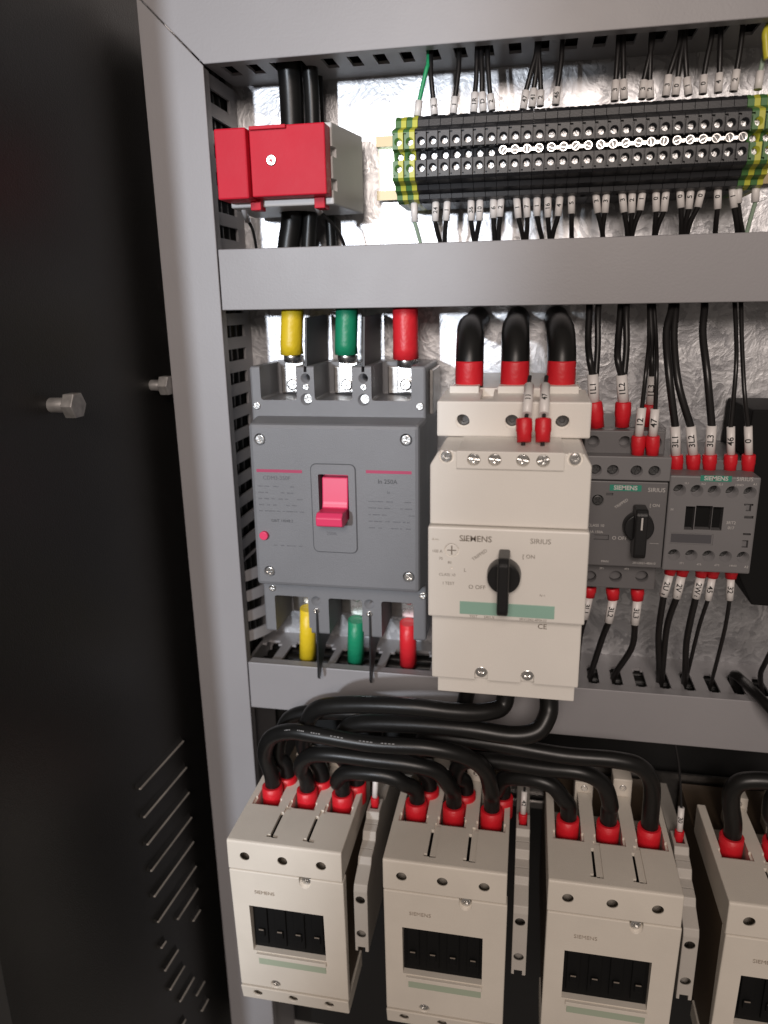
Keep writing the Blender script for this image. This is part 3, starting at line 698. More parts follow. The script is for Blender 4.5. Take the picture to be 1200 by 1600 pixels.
# cables lying in the ducts, seen dark through the slots
def inner(pts, r, label): cable(pts, r, label, 'cables lying inside the wiring ducts')
for zz in (42.5, 51, 60):
    inner([(-10, 12, zz), (100, 14, zz), (300, 11, zz), (450, 13, zz)], 4.0, 'black cable inside the top duct, dark behind its slots')
    inner([(-10, 28, zz+1), (60, 22, zz+1), (200, 34, zz), (450, 30, zz)], 4.2, 'black cable inside the top duct, dark behind its slots')
    inner([(-10, 41, zz), (100, 43, zz), (300, 40, zz+1), (450, 42, zz)], 4.0, 'black cable inside the top duct, dark behind its slots')
for dd_ in (10, 20, 30, 41):
    inner([(-10, dd_, 40), (-9, dd_+1, -100), (-10.5, dd_, -250), (-9, dd_, -400), (-10, dd_, -500)], 4.6, 'black cable inside the upright left duct, dark behind its slots')
for dd_ in (12, 22, 32, 43):
    inner([(4, dd_, -340.5), (100, dd_+1, -341), (280, dd_-1, -340), (450, dd_, -341)], 4.6, 'black cable inside the bottom duct, dark behind its slots')
    inner([(4, dd_, -85), (200, dd_-2, -86), (450, dd_, -85)], 4.6, 'black cable inside the middle duct, dark behind its slots')
# ================================================================== large motor protector
t = thing('motor_protector', 'large off-white motor protection breaker with a black rotary knob', 'motor breaker', 175, 0, -216)
RX0, RX1 = 138.8, 210.4
m = MB(); m.box(RX0+2, RX1-2, 5, 94, -289, -139, .8); build('base', m, 'offwhite', t)
m = MB(); m.hexa([(RX0+1, 94, -161), (RX1, 94, -161), (RX1, 94, -139.5), (RX0+1, 94, -139.5), (137.6, 120, -160.3), (211.8, 120, -160.3), (211.8, 120, -142.8), (137.6, 120, -142.8)], .8)
for a, b in ((142, 157), (166.5, 181), (190, 206.5)): m.box(a, b, 92, 103, -141.5, -137.2, .4)
c = MB()
for x in (150.3, 174.4, 198.6): c.cyl((x, 108, -152.6), (x, 124, -152.6), 3.5, n=28)
for a, b in ((158.6, 164.6), (183, 188.6)): c.box(a, b, 88, 116, -143.3, -130)
build('terminal_cover', m, 'offwhite', t, cut=c)
for x in (150.3, 174.4, 198.6): screw(t, x, 112, -152.6, 3.3, 'hex').data = SCR_D['hex']
m = MB()
m.prism_d([(RX0+.2, -195), (RX1-.2, -195), (RX1-.2, -166), (RX1-3.5, -160.6), (RX0+4, -160.6), (RX0+.2, -167)], 96, 157, .7)
m.box(151.0, 198.4, 120, 158.4, -168.2, -160.0, .4)
c = MB()
for x in (158.8, 168.1, 180.5, 189.2): c.cyl((x, 152, -163.9), (x, 162, -163.9), 2.95, n=28)
for x in (146.5, 202.9): c.cyl((x, 155, -162.9), (x, 162, -162.9), 3.6, n=28)
build('upper_lid', m, 'offwhite', t, cut=c)
for x, k in ((158.8, 'combi'), (168.1, 'combi'), (180.5, 'combi'), (189.2, 'combi')): screw(t, x, 156.5, -163.9, 2.6, k)
for x in (146.5, 202.9): screw(t, x, 157.4, -162.9, 2.6, 'hex', name='cover_screw')
m = MB(); m.box(RX0-.4, RX1+.5, 96, 159.6, -240.2, -195.4, .8); 
c = MB(); c.cyl((145.6, 157, -206.5), (145.6+3.4, 163, -206.5), 3.4, n=24) if False else c.cyl((149.5, 158, -206.6), (149.5, 163, -206.6), 3.5, n=24)
c.box(140.5, 143.4, 158.4, 163, -201.9, -201.1); c.box(154.2, 157.2, 158.4, 163, -201.9, -201.1); c.cyl((149.6, 157, -215.3), (149.6, 163, -215.3), .6, n=12)
build('operating_panel', m, 'offwhite', t, cut=c)
m = MB(); m.cyl((149.5, 158, -206.6), (149.5, 159.3, -206.6), 3.0, n=24, bev=.3); dl = build('setting_dial', m, 'offwhite', t)
m = MB(); m.box(149.2, 149.8, 159.3, 159.36, -208.8, -204.4); m.box(147.4, 151.6, 159.3, 159.37, -206.9, -206.4); build('dial_mark', m, 'print_taupe', dl)
m = MB(); m.box(RX0+.3, RX1+.2, 96, 150.5, -277.4, -240.7, .8); m.box(RX0+2.2, RX1-.6, 96, 141, -290.2, -277.0, .6)
c = MB()
for x in (163.8, 186.3): c.cyl((x, 147, -273.2), (x, 153, -273.2), 3.3, n=24); c.box(x-3.3, x+3.3, 147, 153, -280, -273.2)
build('lower_lid', m, 'offwhite', t, cut=c)
for x in (163.8, 186.3): screw(t, x, 150.5, -272.6, 2.9, 'hex', name='cover_screw')
# knob
def knob(parent, x, z, d0, R_, L, wd, hh, mk=True, zoff=0.0):
    m = MB(); m.cyl((x, d0, z), (x, d0+hh*.45, z), R_, R_*.94, n=40, bev=.6)
    m.prism_x([(d0+1, z-L*.55), (d0+hh*.9, z-L*.55), (d0+hh, z-L*.48), (d0+hh, z+L*.36), (d0+hh*.85, z+L*.45), (d0+1, z+L*.45)], x-wd/2, x+wd/2, .8)
    k = build('rotary_knob', m, 'black_plastic', parent)
    if mk:
        m = MB(); m.box(x-.45, x+.45, d0+hh+.02, d0+hh+.12, z+L*.05, z+L*.3); build('pointer_mark', m, 'print_white', k)
    return k
knob(t, 173.8, -216.5, 159.7, 7.8, 27, 5.0, 17, mk=False)
m = MB(); m.box(153.6, 197.2, 159.7, 160.1, -237.8, -231.5, .1); build('label_strip', m, 'green_strip', t)
text(t, 'SIEMENS', 4.0, 160.4, 159.75, -200.6, 'print_taupe', bold=.045); text(t, 'SIRIUS', 3.4, 189.6, 159.75, -200.6, 'print_taupe')
text(t, 'TRIPPED', 2.2, 162.4, 159.75, -208.2, 'print_taupe', rot=38); text(t, '[ ON', 2.6, 184.6, 159.75, -208.0, 'print_taupe'); text(t, 'O OFF', 2.8, 161.5, 159.75, -224.2, 'print_taupe')
text(t, '100 A', 2.0, 142.8, 159.75, -207.3, 'print_taupe'); text(t, '70', 1.8, 144.5, 159.75, -210.8, 'print_taupe'); text(t, '80', 1.8, 148.6, 159.75, -212.6, 'print_taupe')
text(t, 'CLASS 10', 1.9, 147.5, 159.75, -218.7, 'print_taupe'); text(t, 'I TEST', 2.1, 148.2, 159.75, -223.0, 'print_taupe'); text(t, 'L', 2.4, 155.8, 159.75, -216.0, 'print_taupe')
text(t, 'N <', 1.6, 191.5, 159.75, -226.6, 'print_taupe'); text(t, 'TEST      SIRIUS', 1.8, 164, 159.75, -239.0, 'print_taupe'); text(t, '3RV1042-4MA10', 1.8, 187.5, 159.75, -239.0, 'print_taupe')
text(t, 'CE', 3.6, 192.3, 150.6, -246.2, 'print_taupe', bold=.05)

# wires into the protector
GR = 'marked control wires with red ferrules'
wire([at(828, 588, 118), at(826, 602, 122), at(823, 648, 135), at(818, 670, 142), (at(818, 686, 142)[0], 142, -162)], 1.0, 'left of the two short wires standing in front of the large protector', '11', (at(827, 602, 122), at(823, 648, 135)), (at(819, 654, 139), at(819, 691, 142)), group=GR, fr=3.6, sl_r=2.3, size=3.4)
wire([at(854, 588, 118), at(852, 602, 122), at(850, 648, 135), at(849, 670, 142), (at(848, 686, 142)[0], 142, -162)], 1.0, 'right of the two short wires standing in front of the large protector', '47', (at(852, 602, 122), at(850, 648, 135)), (at(849, 654, 139), at(848, 691, 142)), group=GR, fr=3.6, sl_r=2.3, size=3.4)
GC = 'thick black cables on top of the large protector'
for (px, x2), w in zip(((733, 151), (806, 174.6), (877, 198)), ('left', 'middle', 'right')):
    top = at(px-1, 512, 78)
    o = cable([(top[0], 4, -106), (top[0], 30, -109), (top[0], 62, -109.5), (x2-.5, 80, -114), (x2, 88, -124), (x2, 89, -140)], 7.3, '%s thick black cable curving into the large protector through a red sleeve' % w, GC,
              sleeves=(((x2, 89, -125.5), (x2, 89, -139), 7.3, 'red_sleeve', 'insulating_sleeve'),))
# ================================================================== small motor protector
t = thing('motor_protector', 'small grey motor protection breaker with a black knob, partly behind the large one', 'motor breaker', 236, 0, -210)
SX0, SX1 = 213.0, 256.9
m = MB(); m.box(SX0, SX1, 5, 60, -257, -164, .6); build('base', m, 'device_grey', t)
m = MB(); m.box(SX0, SX1-2, 58, 71, -177, -164.2, .6); c = MB()
for x in (217.8, 234.3, 250): c.cyl((x, 62, -170.3), (x, 75, -170.3), 3.3, n=24)
build('terminal_cover', m, 'device_grey', t, cut=c)
m = MB(); m.box(SX0, SX1+.6, 58, 80, -189.6, -176.5, .6); c = MB()
SC = [at(931, 734, 80)[0], at(958, 734, 80)[0], at(995, 736, 80)[0], at(1023, 737, 80)[0]]
for x in SC: c.cyl((x, 74, -184.4), (x, 84, -184.4), 3.2, n=28)
build('auxiliary_block', m, 'device_grey_light', t, cut=c)
for x in SC: screw(t, x, 76, -184.4, 2.7, 'combi').data = SCR_D['combi']
m = MB(); m.box(SX0, SX1, 58, 80, -238.6, -190.2, .6); c = MB()
dlx = at(934, 782, 80)
c.cyl((dlx[0], 78, dlx[2]), (dlx[0], 84, dlx[2]), 3.3, n=24)
for (a, b, p, q) in ((947, 958, 770, 774), (928, 951, 835, 844)):
    A = at(a, p, 80); B = at(b, q, 80); c.box(A[0], B[0], 78, 84, B[2], A[2])
build('operating_panel', m, 'device_grey', t, cut=c)
screw(t, dlx[0], 79.6, dlx[2], 2.8, 'cross', name='setting_dial').data = SCR_D['cross']
m = MB(); m.box(SX0, SX1, 58, 66, -257, -239.0, .6); c = MB()
for px in (922, 962, 1003):
    p = at(px, 901, 66); c.cyl((p[0], 56, p[2]), (p[0], 70, p[2]), 3.6, n=28)
build('lower_terminal_cover', m, 'device_grey', t, cut=c)
kp = at(998, 824, 84); knob(t, kp[0], kp[2], 80, 8.2, 27, 6.4, 14)
def lab(parent, x0, x1, y0, y1, d, mtl, txt, size, tm, bold=.06):
    A = at(x0, y0, d); B = at(x1, y1, d); m = MB(); m.box(A[0], B[0], d, d+.12, B[2], A[2]); l = build('brand_label', m, mtl, parent)
    text(l, txt, size, (A[0]+B[0])/2, d+.16, (A[2]+B[2])/2, tm, bold=bold); return l
lab(t, 953, 1002, 757, 768, 80, 'green_label', 'SIEMENS', 3.3, 'print_white', .1)
p = at(1026, 766, 80); text(t, 'SIRIUS', 3.3, p[0], 80.1, p[2], 'print_white')
for s_, px, py, sz, ro in (('TRIPPED', 971, 787, 2.2, 38), ('[ ON', 1023, 790, 2.4, 0), ('CLASS 10', 931, 821, 2.2, 0), ('11A 150A', 930, 831, 2.0, 0), ('O OFF', 968, 841, 2.8, 0), ('MAN', 945, 877, 1.8, 0), ('3RV2021-4BA10', 1006, 880, 1.8, 0), ('2T1', 940, 888, 1.5, 0), ('4T2', 979, 889, 1.5, 0)):
    p = at(px, py, 80); text(t, s_, sz, p[0], 80.1, p[2], 'print_white', rot=ro)
p = at(1022, 849, 80); text(t, '~\u2014~', 2.2, p[0], 80.1, p[2], 'print_white')

# ================================================================== small contactor
t = thing('contactor', 'small grey contactor with ten screw holes and a green label, right of the small protector', 'contactor', 280, 0, -212)
KX0, KX1 = 257.4, 302.4
m = MB(); m.box(KX0+.6, KX1-.6, 5, 62, -242, -181, .6); build('base', m, 'device_grey', t)
m = MB(); m.box(KX0, KX1, 60, 80, -239.6, -186.2, .9); c = MB(); holes = []
for px, py in ((1062, 766), (1089, 767), (1116, 768), (1144, 769), (1172, 770), (1053, 867), (1080, 868), (1107, 869), (1133.5, 870), (1161, 871)):
    p = at(px, py, 80); c.cyl((p[0], 71, p[2]), (p[0], 84, p[2]), 3.25, n=28); holes.append(p)
def rc(c, x0, y0, x1, y1, dep, d=80):
    A = at(x0, y0, d); B = at(x1, y1, d); c.box(A[0], B[0], d-dep, d+3, B[2], A[2])
for a in ((1072, 791, 1083, 828), (1088, 790, 1110, 828), (1114.5, 792, 1127, 829)): rc(c, *a, 6)
for a in ((1163, 787, 1177, 790.5), (1166, 790, 1173, 799), (1163, 806, 1177, 810.5), (1161, 833, 1173, 836.5), (1160, 844, 1168, 856)): rc(c, *a, 3)
rc(c, 1047, 832, 1113, 852, .5)
build('body', m, 'device_grey_light', t, cut=c)
m = MB()
for a in ((1072, 791, 1083, 828), (1088, 790, 1110, 828), (1114.5, 792, 1127, 829)):
    A = at(a[0], a[1], 80); B = at(a[2], a[3], 80); m.box(A[0]+.2, B[0]-.2, 72, 75, B[2]+.2, A[2]-.2)
build('window_insert', m, 'matt_black', t)
m = MB(); A = at(1048, 833, 80); B = at(1112, 851, 80); m.box(A[0]+.4, B[0]-.4, 79.2, 79.7, B[2]+.4, A[2]-.4); build('writing_plate', m, 'dark_panel_grey', t)
for i, p in enumerate(holes):
    screw(t, p[0], 72.0, p[2], 2.6, 'combi').data = SCR_D['combi']
lab(t, 1095, 1143, 742.5, 753, 80.0, 'green_label', 'SIEMENS', 3.2, 'print_white', .1)
p = at(1164, 749, 80); text(t, 'SIRIUS', 3.0, p[0], 80.1, p[2], 'print_white')
for s_, px, py, sz in (('A1', 1180, 757, 1.8), ('1L1', 1073, 755, 1.6), ('3L2', 1099, 756, 1.6), ('5L3', 1126, 757, 1.6), ('13NO', 1155, 758, 1.6), ('3RT2', 1142, 817, 2.2), ('017', 1142, 825, 2.2), ('H', 1050, 796, 2.0),
                       ('A2', 1166, 886, 1.8), ('2T1', 1065, 880, 1.5), ('4T2', 1092, 882, 1.5), ('6T3', 1120, 883, 1.5), ('14NO', 1145, 884, 1.5)):
    p = at(px, py, 80); text(t, s_, sz, p[0], 80.1, p[2], 'print_white')
# black relay at the right edge
t = thing('relay_socket', 'black plastic device at the right edge, its lower corner cut away', 'relay', 330, 0, -200)
m = MB(); m.prism_d([(300.5, -154), (380, -154), (380, -268), (312, -266), (299, -240), (303.5, -238), (303.5, -184), (299.5, -180)], 4, 58, .8); build('body', m, 'matt_black', t)

# ================================================================== wires of the small devices
def W2(path, r, label, **kw): return wire([at(*p) if len(p) == 3 and p[0] > 420 else p for p in path], r, label, group=GR, **kw)
G1 = GR
def up_wire(px, txt, r, label, d=58, sl=2.65, fr=3.6, size=4.2, second=None):
    """px: list of pixels duct..sleeve top, sleeve bottom, ferrule bottom"""
    pts = [at(x, y, d if i > 1 else min(d-14+7*i, 42+9*i)) for i, (x, y) in enumerate(px)]
    a0 = pts[0]; pts = [(a0[0], 34, -88)]+pts
    o = wire(pts, r, label, txt, (pts[-3], pts[-2]), (pts[-2], pts[-1]), group=GR, sl_r=sl, fr=fr, size=size)
    return o
up_wire([(921, 480), (919, 530), (921, 560), (926, 585), (928, 628), (933, 668)], '1L1', 1.9, 'wire marked 1L1 beside the large protector, left of the grey breaker tops', d=62, fr=4.2, sl=3.0)
wire([(222, 34, -88), at(935, 480, 48), at(934, 540, 55), at(931, 588, 60)], 1.7, 'second unmarked wire running into the sleeve marked 1L1', group=GR)
up_wire([(970, 480), (966, 530), (965, 560), (971, 586), (974, 628), (972, 667)], '1L2', 1.9, 'wire marked 1L2 entering the small grey protector', d=62, fr=4.1, sl=3.0)
wire([(237, 34, -88), at(979, 480, 48), at(979, 540, 55), at(975, 588, 60)], 1.8, 'second unmarked wire running into the sleeve marked 1L2', group=GR)
up_wire([(1016, 480), (1018, 530), (1019, 560), (1019, 588), (1016, 632), (1013, 668)], '1L3', 1.8, 'wire marked 1L3 behind the wires marked 12 and 47', d=56, fr=3.6, sl=2.2)
up_wire([(1014, 480), (1014, 530), (1010, 575), (1003, 637), (998, 681), (996, 713)], '12', 1.15, 'left of the two thin wires entering the small grey protector side by side', d=74, fr=3.5, sl=2.3)
up_wire([(1022, 480), (1025, 530), (1026, 575), (1024, 639), (1020, 681), (1019, 713)], '47', 1.15, 'right of the two thin wires entering the small grey protector side by side', d=74, fr=3.5, sl=2.3)
up_wire([(1050, 478), (1041, 520), (1045, 585), (1055, 666), (1056, 711), (1057, 736)], '3L1', 2.0, 'wire marked 3L1 entering the small contactor', d=62)
up_wire([(1056, 478), (1053, 530), (1060, 600), (1079, 666), (1083, 710), (1083, 736)], '3L2', 2.0, 'wire marked 3L2 entering the small contactor from above', d=62)
up_wire([(1101, 478), (1098, 522), (1105, 585), (1112, 665), (1109, 710), (1108, 736)], '3L3', 2.0, 'wire marked 3L3 entering the small contactor from above', d=62)
up_wire([(1148, 476), (1150, 520), (1150, 575), (1142, 667), (1142, 710), (1140, 737)], '46', 1.15, 'thin wire marked 46 on the small contactor, second from its right', d=62, sl=2.1, fr=3.4)
up_wire([(1158, 476), (1159, 530), (1163, 610), (1169, 666), (1170, 710), (1168, 738)], '0', 1.15, 'rightmost thin wire with a marker reading 0 on the small contactor', d=62, sl=2.1, fr=3.4)
def down_wire(px, txt, r, label, d=58, sl=2.5, fr=3.3, size=4.0, ztop=None):
    pts = [at(x, y, d if i < 3 else (d-10 if i == 3 else 36)) for i, (x, y) in enumerate(px)]
    e = pts[-1]; pts.append((e[0], 30, e[2]-14))
    return wire(pts, r, label, txt, (pts[1], pts[2]), (pts[0], pts[1]), group='marked wires leaving the small devices downwards', sl_r=sl, fr=fr, size=size, up=False)
down_wire([(1049, 884), (1046, 897), (1037, 931), (1029, 990), (1030, 1057)], '2U', 1.95, 'wire marked 2U under the small contactor')
down_wire([(1068, 886), (1065, 899), (1057, 934), (1042, 980), (1034, 1057)], '2V', 1.95, 'wire marked 2V under the small contactor')
down_wire([(1097, 888), (1095, 901), (1087, 934), (1073, 1000), (1070, 1060)], '2W', 1.95, 'wire marked 2W under the small contactor')
down_wire([(1115, 888), (1113, 902), (1106, 937), (1092, 980), (1076, 1045)], '45', 1.2, 'thin wire under the small contactor, second from the right', sl=2.1)
down_wire([(1143, 890), (1142, 903), (1140, 937), (1132, 985), (1113, 1060)], '32', 1.2, 'rightmost thin wire under the small contactor', sl=2.1)
down_wire([(957, 918), (958, 936), (951, 972), (940, 1000), (922, 1058)], '3L2', 1.95, 'wire marked 3L2 leaving the small protector downwards', d=54, fr=3.7, sl=2.6)
down_wire([(996, 919), (996, 937), (992, 975), (987, 1012), (960, 1055)], '3L3', 1.95, 'wire marked 3L3 leaving the small protector downwards', d=54, fr=3.7, sl=2.6)
down_wire([(922, 916), (920, 932), (913, 966), (905, 1000), (900, 1050)], '3L1', 1.95, 'wire half hidden behind the large protector, red ferrule showing', d=54, fr=3.7, sl=2.6)
cable([(322, 30, -345), at(1147, 1056, 34), at(1163, 1066, 44), at(1185, 1088, 62), at(1215, 1120, 75), at(1260, 1170, 80)], 3.0, 'black cable looping out of the bottom duct at the right edge')
wire([(336, 30, -345), at(1188, 1058, 36), at(1196, 1035, 44), at(1215, 1000, 50)], 1.6, 'thin black wire rising from the bottom duct at the right edge', group=None)

# ================================================================== four contactors
t = thing('contactor', 'x', 'contactor', 16, 0, -460, 'large beige contactors in the bottom row')
X = 16.0
m = MB(); m.box(X+.8, X+69, 12, 133.5, -509.8, -419.4, .5); m.box(X+2, X+68, 12, 100, -522, -509.9); build('base', m, 'contactor_base_shaded', t, cut=(lambda c: (c.box(X+10, X+58, 120, 140, -481, -445), c)[1])(MB()))
m = MB(); m.prism_x([(62, -419), (142, -419), (142, -399.6), (141, -398.8), (62, -398.8)], X, X+70, .7)
c = MB()
for x in (12.3, 35.6, 59.0):
    c.box(X+x-7.6, X+x+7.6, 58, 106, -416, -395, .3)
    c.box(X+x-8.8, X+x+8.8, 101, 108.5, -400.4, -395)
    c.cyl((X+x-1.5, 125, -409.4), (X+x-1.5, 146, -409.4), 3.1, n=28); c.box(X+x-6.5, X+x+4.5, 110, 140.4, -417.5, -401)
for x in (25.2, 47.6):
    c.box(X+x-.8, X+x+.8, 113, 134, -412, -395); c.box(X+x-2.5, X+x+2.5, 133.2, 135.6, -411, -395); c.box(X+x-3.4, X+x+3.4, 110.5, 138, -417.4, -401); c.box(X+x+.8, X+x+4.4, 107, 136.0, -399.9, -395)
build('terminal_cover', m, 'beige', t, cut=c)
for x in (25.2, 47.6):
    m = MB(); m.box(X+x-3.2, X+x+3.2, 111, 137.4, -417, -402.5); build('slot_shade_block', m, 'matt_black', t)  # added solid black block, painted darkness for the slot
for x in (12.3, 35.6, 59.0): screw(t, X+x-1.5, 118, -409.4, 3.0, 'combi', name='clamp_screw').data = SCR_D['combi']
for x in (12.3, 35.6, 59.0): screw(t, X+x-1.5, 118, -516.2, 3.0, 'combi', name='clamp_screw').data = SCR_D['combi']
for x in (12.3, 35.6, 59.0):
    m = MB(); m.box(X+x-6.5, X+x+6.5, 76, 100, -415.9, -411, .4); build('terminal_clamp', m, 'steel', t)
m = MB(); 
for a, b, z in ((18.2, 29.5, -392), (41.5, 53, -387)): m.box(X+a, X+b, 50, 61.8, -416, z, .7)
tabs = build('mounting_tab', m, 'beige', t)
screw(tabs, X+24, 62.2, -396.0, 2.2, 'cross'); screw(tabs, X+47.5, 62.2, -393.0, 2.2, 'cross')
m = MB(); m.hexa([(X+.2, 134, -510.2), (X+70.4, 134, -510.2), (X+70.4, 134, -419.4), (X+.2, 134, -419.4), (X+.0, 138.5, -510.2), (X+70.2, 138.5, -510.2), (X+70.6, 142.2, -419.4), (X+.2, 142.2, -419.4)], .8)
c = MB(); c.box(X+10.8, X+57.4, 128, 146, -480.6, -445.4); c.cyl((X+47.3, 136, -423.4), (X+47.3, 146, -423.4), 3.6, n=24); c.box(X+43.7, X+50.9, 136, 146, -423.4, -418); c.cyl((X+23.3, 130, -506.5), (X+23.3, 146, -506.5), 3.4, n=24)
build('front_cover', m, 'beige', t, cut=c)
screw(t, X+47.3, 139.6, -423.3, 3.1, 'combi', name='cover_screw'); screw(t, X+23.3, 137.6, -506.3, 3.1, 'cross', name='cover_screw')
m = MB(); m.box(X+10.9, X+57.3, 124, 136.0, -480.4, -445.6)
for k in range(4):
    x = X+16.6+k*11.8; m.box(x-3.6, x+3.6, 135.9, 137.6, -477, -449, .5); m.box(x-2, x+2, 137.5, 139.2, -470, -464.5, .5)
wi = build('window_insert', m, 'matt_black', t)
m = MB()
for k in range(4):
    x = X+16.6+k*11.8; m.box(x-1.5, x+1.5, 139.2, 139.4, -465.0, -464.2)
build('slider_mark', m, 'print_taupe', wi)
m = MB(); m.hexa([(X+13, 138, -484.4), (X+57.6, 138, -484.4), (X+57.6, 138, -481.2), (X+13, 138, -481.2), (X+13, 141.6, -484.0), (X+57.6, 141.6, -484.0), (X+57.6, 141.8, -481.2), (X+13, 141.8, -481.2)], .2); build('window_ledge', m, 'beige', t)
m = MB(); m.hexa([(X+14, 136, -490.4), (X+57, 136, -490.4), (X+57, 136, -485.0), (X+14, 136, -485.0), (X+14, 139.9, -490.4), (X+57, 139.9, -490.4), (X+57, 140.2, -485.0), (X+14, 140.2, -485.0)], .1); build('label_strip', m, 'green_strip_dull', t)
text(t, 'SIEMENS', 3.4, X+21.5, 142.2, -434.0, 'print_faint')
m = MB(); m.hexa([(X, 100, -523), (X+70, 100, -523), (X+70, 100, -510.8), (X, 100, -510.8), (X, 137, -522.6), (X+70, 137, -522.6), (X+70.2, 139.4, -510.8), (X, 139.4, -510.8)], .6)
c = MB()
for x in (12.3, 35.6, 59.0): c.cyl((X+x-1.5, 125, -516.2), (X+x-1.5, 146, -516.2), 3.1, n=28); c.box(X+x-6, X+x+4, 104, 135.6, -520.5, -512)
build('lower_terminal_cover', m, 'beige', t, cut=c)
# auxiliary contact block clipped to the right side
m = MB(); m.prism_x([(20, -415), (60, -412), (78, -411), (79, -407), (93, -407), (95, -411), (104, -413), (106, -418), (118, -420), (120, -424), (131, -429), (132.5, -433), (132.5, -477), (20, -480)], X+74.0, X+82.4, .5)
c = MB(); c.cyl((X+78, 128, -439), (X+78, 136, -439), 3.0, n=24); c.cyl((X+78, 128, -464), (X+78, 136, -464), 3.0, n=24); c.box(X+75, X+81.2, 118, 131, -469, -434); c.box(X+75.6, X+80.4, 128, 136, -480, -473.5); c.box(X+75.6, X+80.8, 81, 90, -414, -400)
c.box(X+70, X+86, 111.5, 112.3, -423, -416); c.box(X+70, X+86, 98, 98.8, -415, -409)
ax = build('auxiliary_block', m, 'aux_shaded', t, cut=c)
screw(ax, X+78, 124.5, -439, 2.9, 'combi').data = SCR_D['combi']; screw(ax, X+78, 124.5, -464, 2.9, 'combi').data = SCR_D['combi']
clab = ['leftmost large beige contactor, whole front in view at the lower left', 'second large beige contactor from the left, between two others', 'third large beige contactor from the left, with the wire marked 30', 'rightmost large beige contactor, cut off by the right photo edge']
t['label'] = clab[0]
CX = [16, 110, 202, 294]
for i in (1, 2, 3):
    o = copy_tree(t); o.location.x = CX[i]*MM; o['label'] = clab[i]

# thick loop cables.  pole positions
def pole(i, k, d=93): return (CX[i]+12.3+23.3*k, d)
GK = 'thick black cables looping over the contactors'
def loop(label, i0, k0, mids, i1=None, k1=None, r=4.9, d0=94, d1=94, dx0=0.0, start=None, writing=None):
    pts = []; sl = []
    x, d = pole(i0, k0, d0); x += dx0
    pts += [(x, d, -409), (x, d, -388)]
    sl.append(((x, d, -394.5), (x, d, -408.5), 6.7, 'red_sleeve', 'insulating_sleeve'))
    pts += mids
    if i1 is not None:
        x, d = pole(i1, k1, d1); pts += [(x, d, -388), (x, d, -409)]
        sl.append(((x, d, -394.5), (x, d, -408.5), 6.7, 'red_sleeve', 'insulating_sleeve'))
    o = cable(pts, r, label, GK)
    for n_, (a, b, rr, ml, nm) in enumerate(sl):
        m = MB(); A = Vector(a); B = Vector(b)
        # open collar: outer tube plus bevelled rim
        m.tube([tuple(A+(B-A)*q) for q in (0, .03, .5, .97, 1)], [rr*.9, rr, rr, rr, rr*.96], n=28)
        build(nm, m, ml, o)
        m = MB(); m.box(a[0]-5, a[0]+5, a[1]-2, a[1]+3.5, -412, -406.5, .5); build('lug', m, 'tinned', o)
    return o
A_ = loop('printed black cable arching from the left contactor to the right pole of the second contactor', 0, 0,
     [at(414, 1178, 98), at(424, 1152, 104), at(455, 1143, 108), at(500, 1149, 110), at(580, 1162, 111), at(667, 1168, 111), at(725, 1181, 108), at(757, 1203, 102), at(767, 1235, 97)], 1, 2)
loop('black cable arching from the middle pole of the left contactor to the second contactor', 0, 1,
     [at(470, 1200, 97), at(480, 1183, 100), at(510, 1178, 103), at(580, 1186, 104), at(640, 1194, 104), at(682, 1205, 102), at(702, 1228, 98)], 1, 1)
loop('shortest black cable between the left contactor and the second contactor', 0, 2,
     [at(527, 1222, 95), at(540, 1208, 97), at(580, 1208, 99), at(612, 1214, 99), at(630, 1224, 98)], 1, 0)
loop('black cable running from behind to the right pole of the third contactor', 1, 0,
     [at(652, 1195, 84), at(656, 1165, 90), at(680, 1152, 94), at(780, 1163, 98), at(880, 1180, 100), at(960, 1187, 101), at(1000, 1198, 100), at(1018, 1225, 97)], 2, 2, d0=80, dx0=6)
loop('black cable between the middle poles of the second and third contactors', 1, 1,
     [at(712, 1215, 84), at(722, 1192, 88), at(760, 1188, 91), at(850, 1200, 96), at(910, 1207, 98), at(942, 1225, 97), at(953, 1255, 95)], 2, 1, d0=80, dx0=6)
loop('black cable between the right pole of the second and left pole of the third contactor', 1, 2,
     [at(776, 1235, 84), at(790, 1216, 88), at(830, 1217, 93), at(862, 1227, 95), at(880, 1248, 95)], 2, 0, d0=80, dx0=6)
loop('black cable from the large protector to the back of the left contactor, nearest the duct', 0, 0,
     [at(434, 1180, 84), at(440, 1145, 84), at(460, 1118, 86), at(520, 1112, 88), at(600, 1118, 84), at(680, 1120, 80), at(720, 1108, 78), (146+6, 76, -318), (151, 74, -285)], d0=82, dx0=6, r=4.9)
loop('uppermost black loop cable crossing the bottom duct towards the left contactor', 0, 1,
     [at(476, 1170, 86), at(480, 1130, 96), at(500, 1106, 102), at(560, 1101, 106), at(640, 1104, 108), at(710, 1112, 106), at(760, 1112, 102), at(788, 1098, 96), (174.5, 92, -300), (174.6, 88, -285)], d0=82, dx0=6, r=5.2)
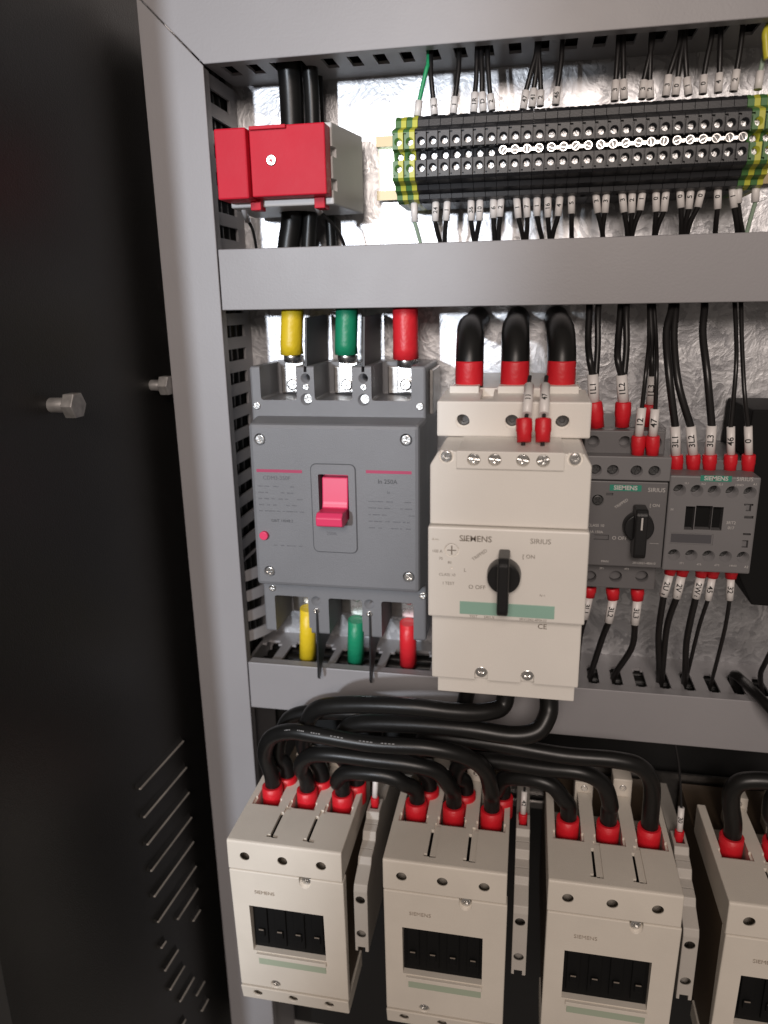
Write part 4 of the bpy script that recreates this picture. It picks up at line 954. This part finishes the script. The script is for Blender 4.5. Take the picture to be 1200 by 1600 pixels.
loop('black cable hanging in a wide bend from the right side of the large protector', 0, 2,
     [at(534, 1180, 86), at(536, 1148, 94), at(560, 1131, 98), at(640, 1131, 102), at(730, 1139, 104), at(800, 1149, 104), at(838, 1143, 102), at(854, 1122, 98), at(858, 1098, 94), (197.5, 90, -300), (197.5, 88, -285)], d0=82, dx0=6, r=5.4)
loop('black cable bending right from the rightmost contactor out of the photo', 3, 0,
     [at(1142, 1255, 95), at(1146, 1232, 96), at(1165, 1220, 97), at(1215, 1222, 98), at(1260, 1235, 98)])
loop('second black cable on the rightmost contactor at the photo edge', 3, 1, [at(1205, 1270, 95), at(1215, 1240, 96), at(1260, 1238, 97)])
# pale lettering printed along the first cable: short dashes laid on its rounded top
m = MB()
path = spline([at(424, 1152, 104), at(455, 1143, 108), at(500, 1149, 110), at(580, 1162, 111), at(667, 1168, 111)], 30)
for i0 in (8, 24, 40, 54, 68, 84, 96):
    for j0 in range(0, 8, 2):
        a = Vector(path[min(i0+j0, len(path)-2)]); b = Vector(path[min(i0+j0, len(path)-2)+1]); off = Vector((0, 4.9*math.cos(.75), 4.9*math.sin(.75)))
        a2 = a+off; b2 = a2+(b-a)*1.4
        m.tube([tuple(a2), tuple(b2)], .42, n=6)
lt = build('lettering', m, 'print_cable', A_, org=ORI[A_.name])
# auxiliary block wires
GA = 'thin wires on the auxiliary blocks'
def aux(i, pts, txt, label):
    x = CX[i]+78
    P = pts+[(x, 84, -374), (x, 84, -388)]
    wire([(x-2, 44, -355), (x+1, 62, -372), (x+.3, 82, -388), (x, 85, -402), (x, 85, -411)], .75, label, txt, ((x+.3, 82, -388), (x, 85, -402)), ((x, 85, -402), (x, 85, -411)), group=GA, fr=2.6, sl_r=1.8, size=3.4, up=False)
aux(0, [(CX[0]+80, 60, -320), (CX[0]+79, 72, -345)], None, 'thin wire with a pale sleeve on the leftmost contactor side block')
aux(1, [(CX[1]+80, 60, -320), (CX[1]+79, 72, -345)], '42', 'thin wire marked 42 beside the second contactor')
aux(2, [(CX[2]+74, 56, -320), (CX[2]+79, 72, -345)], '30', 'thin wire marked 30 beside the third contactor')
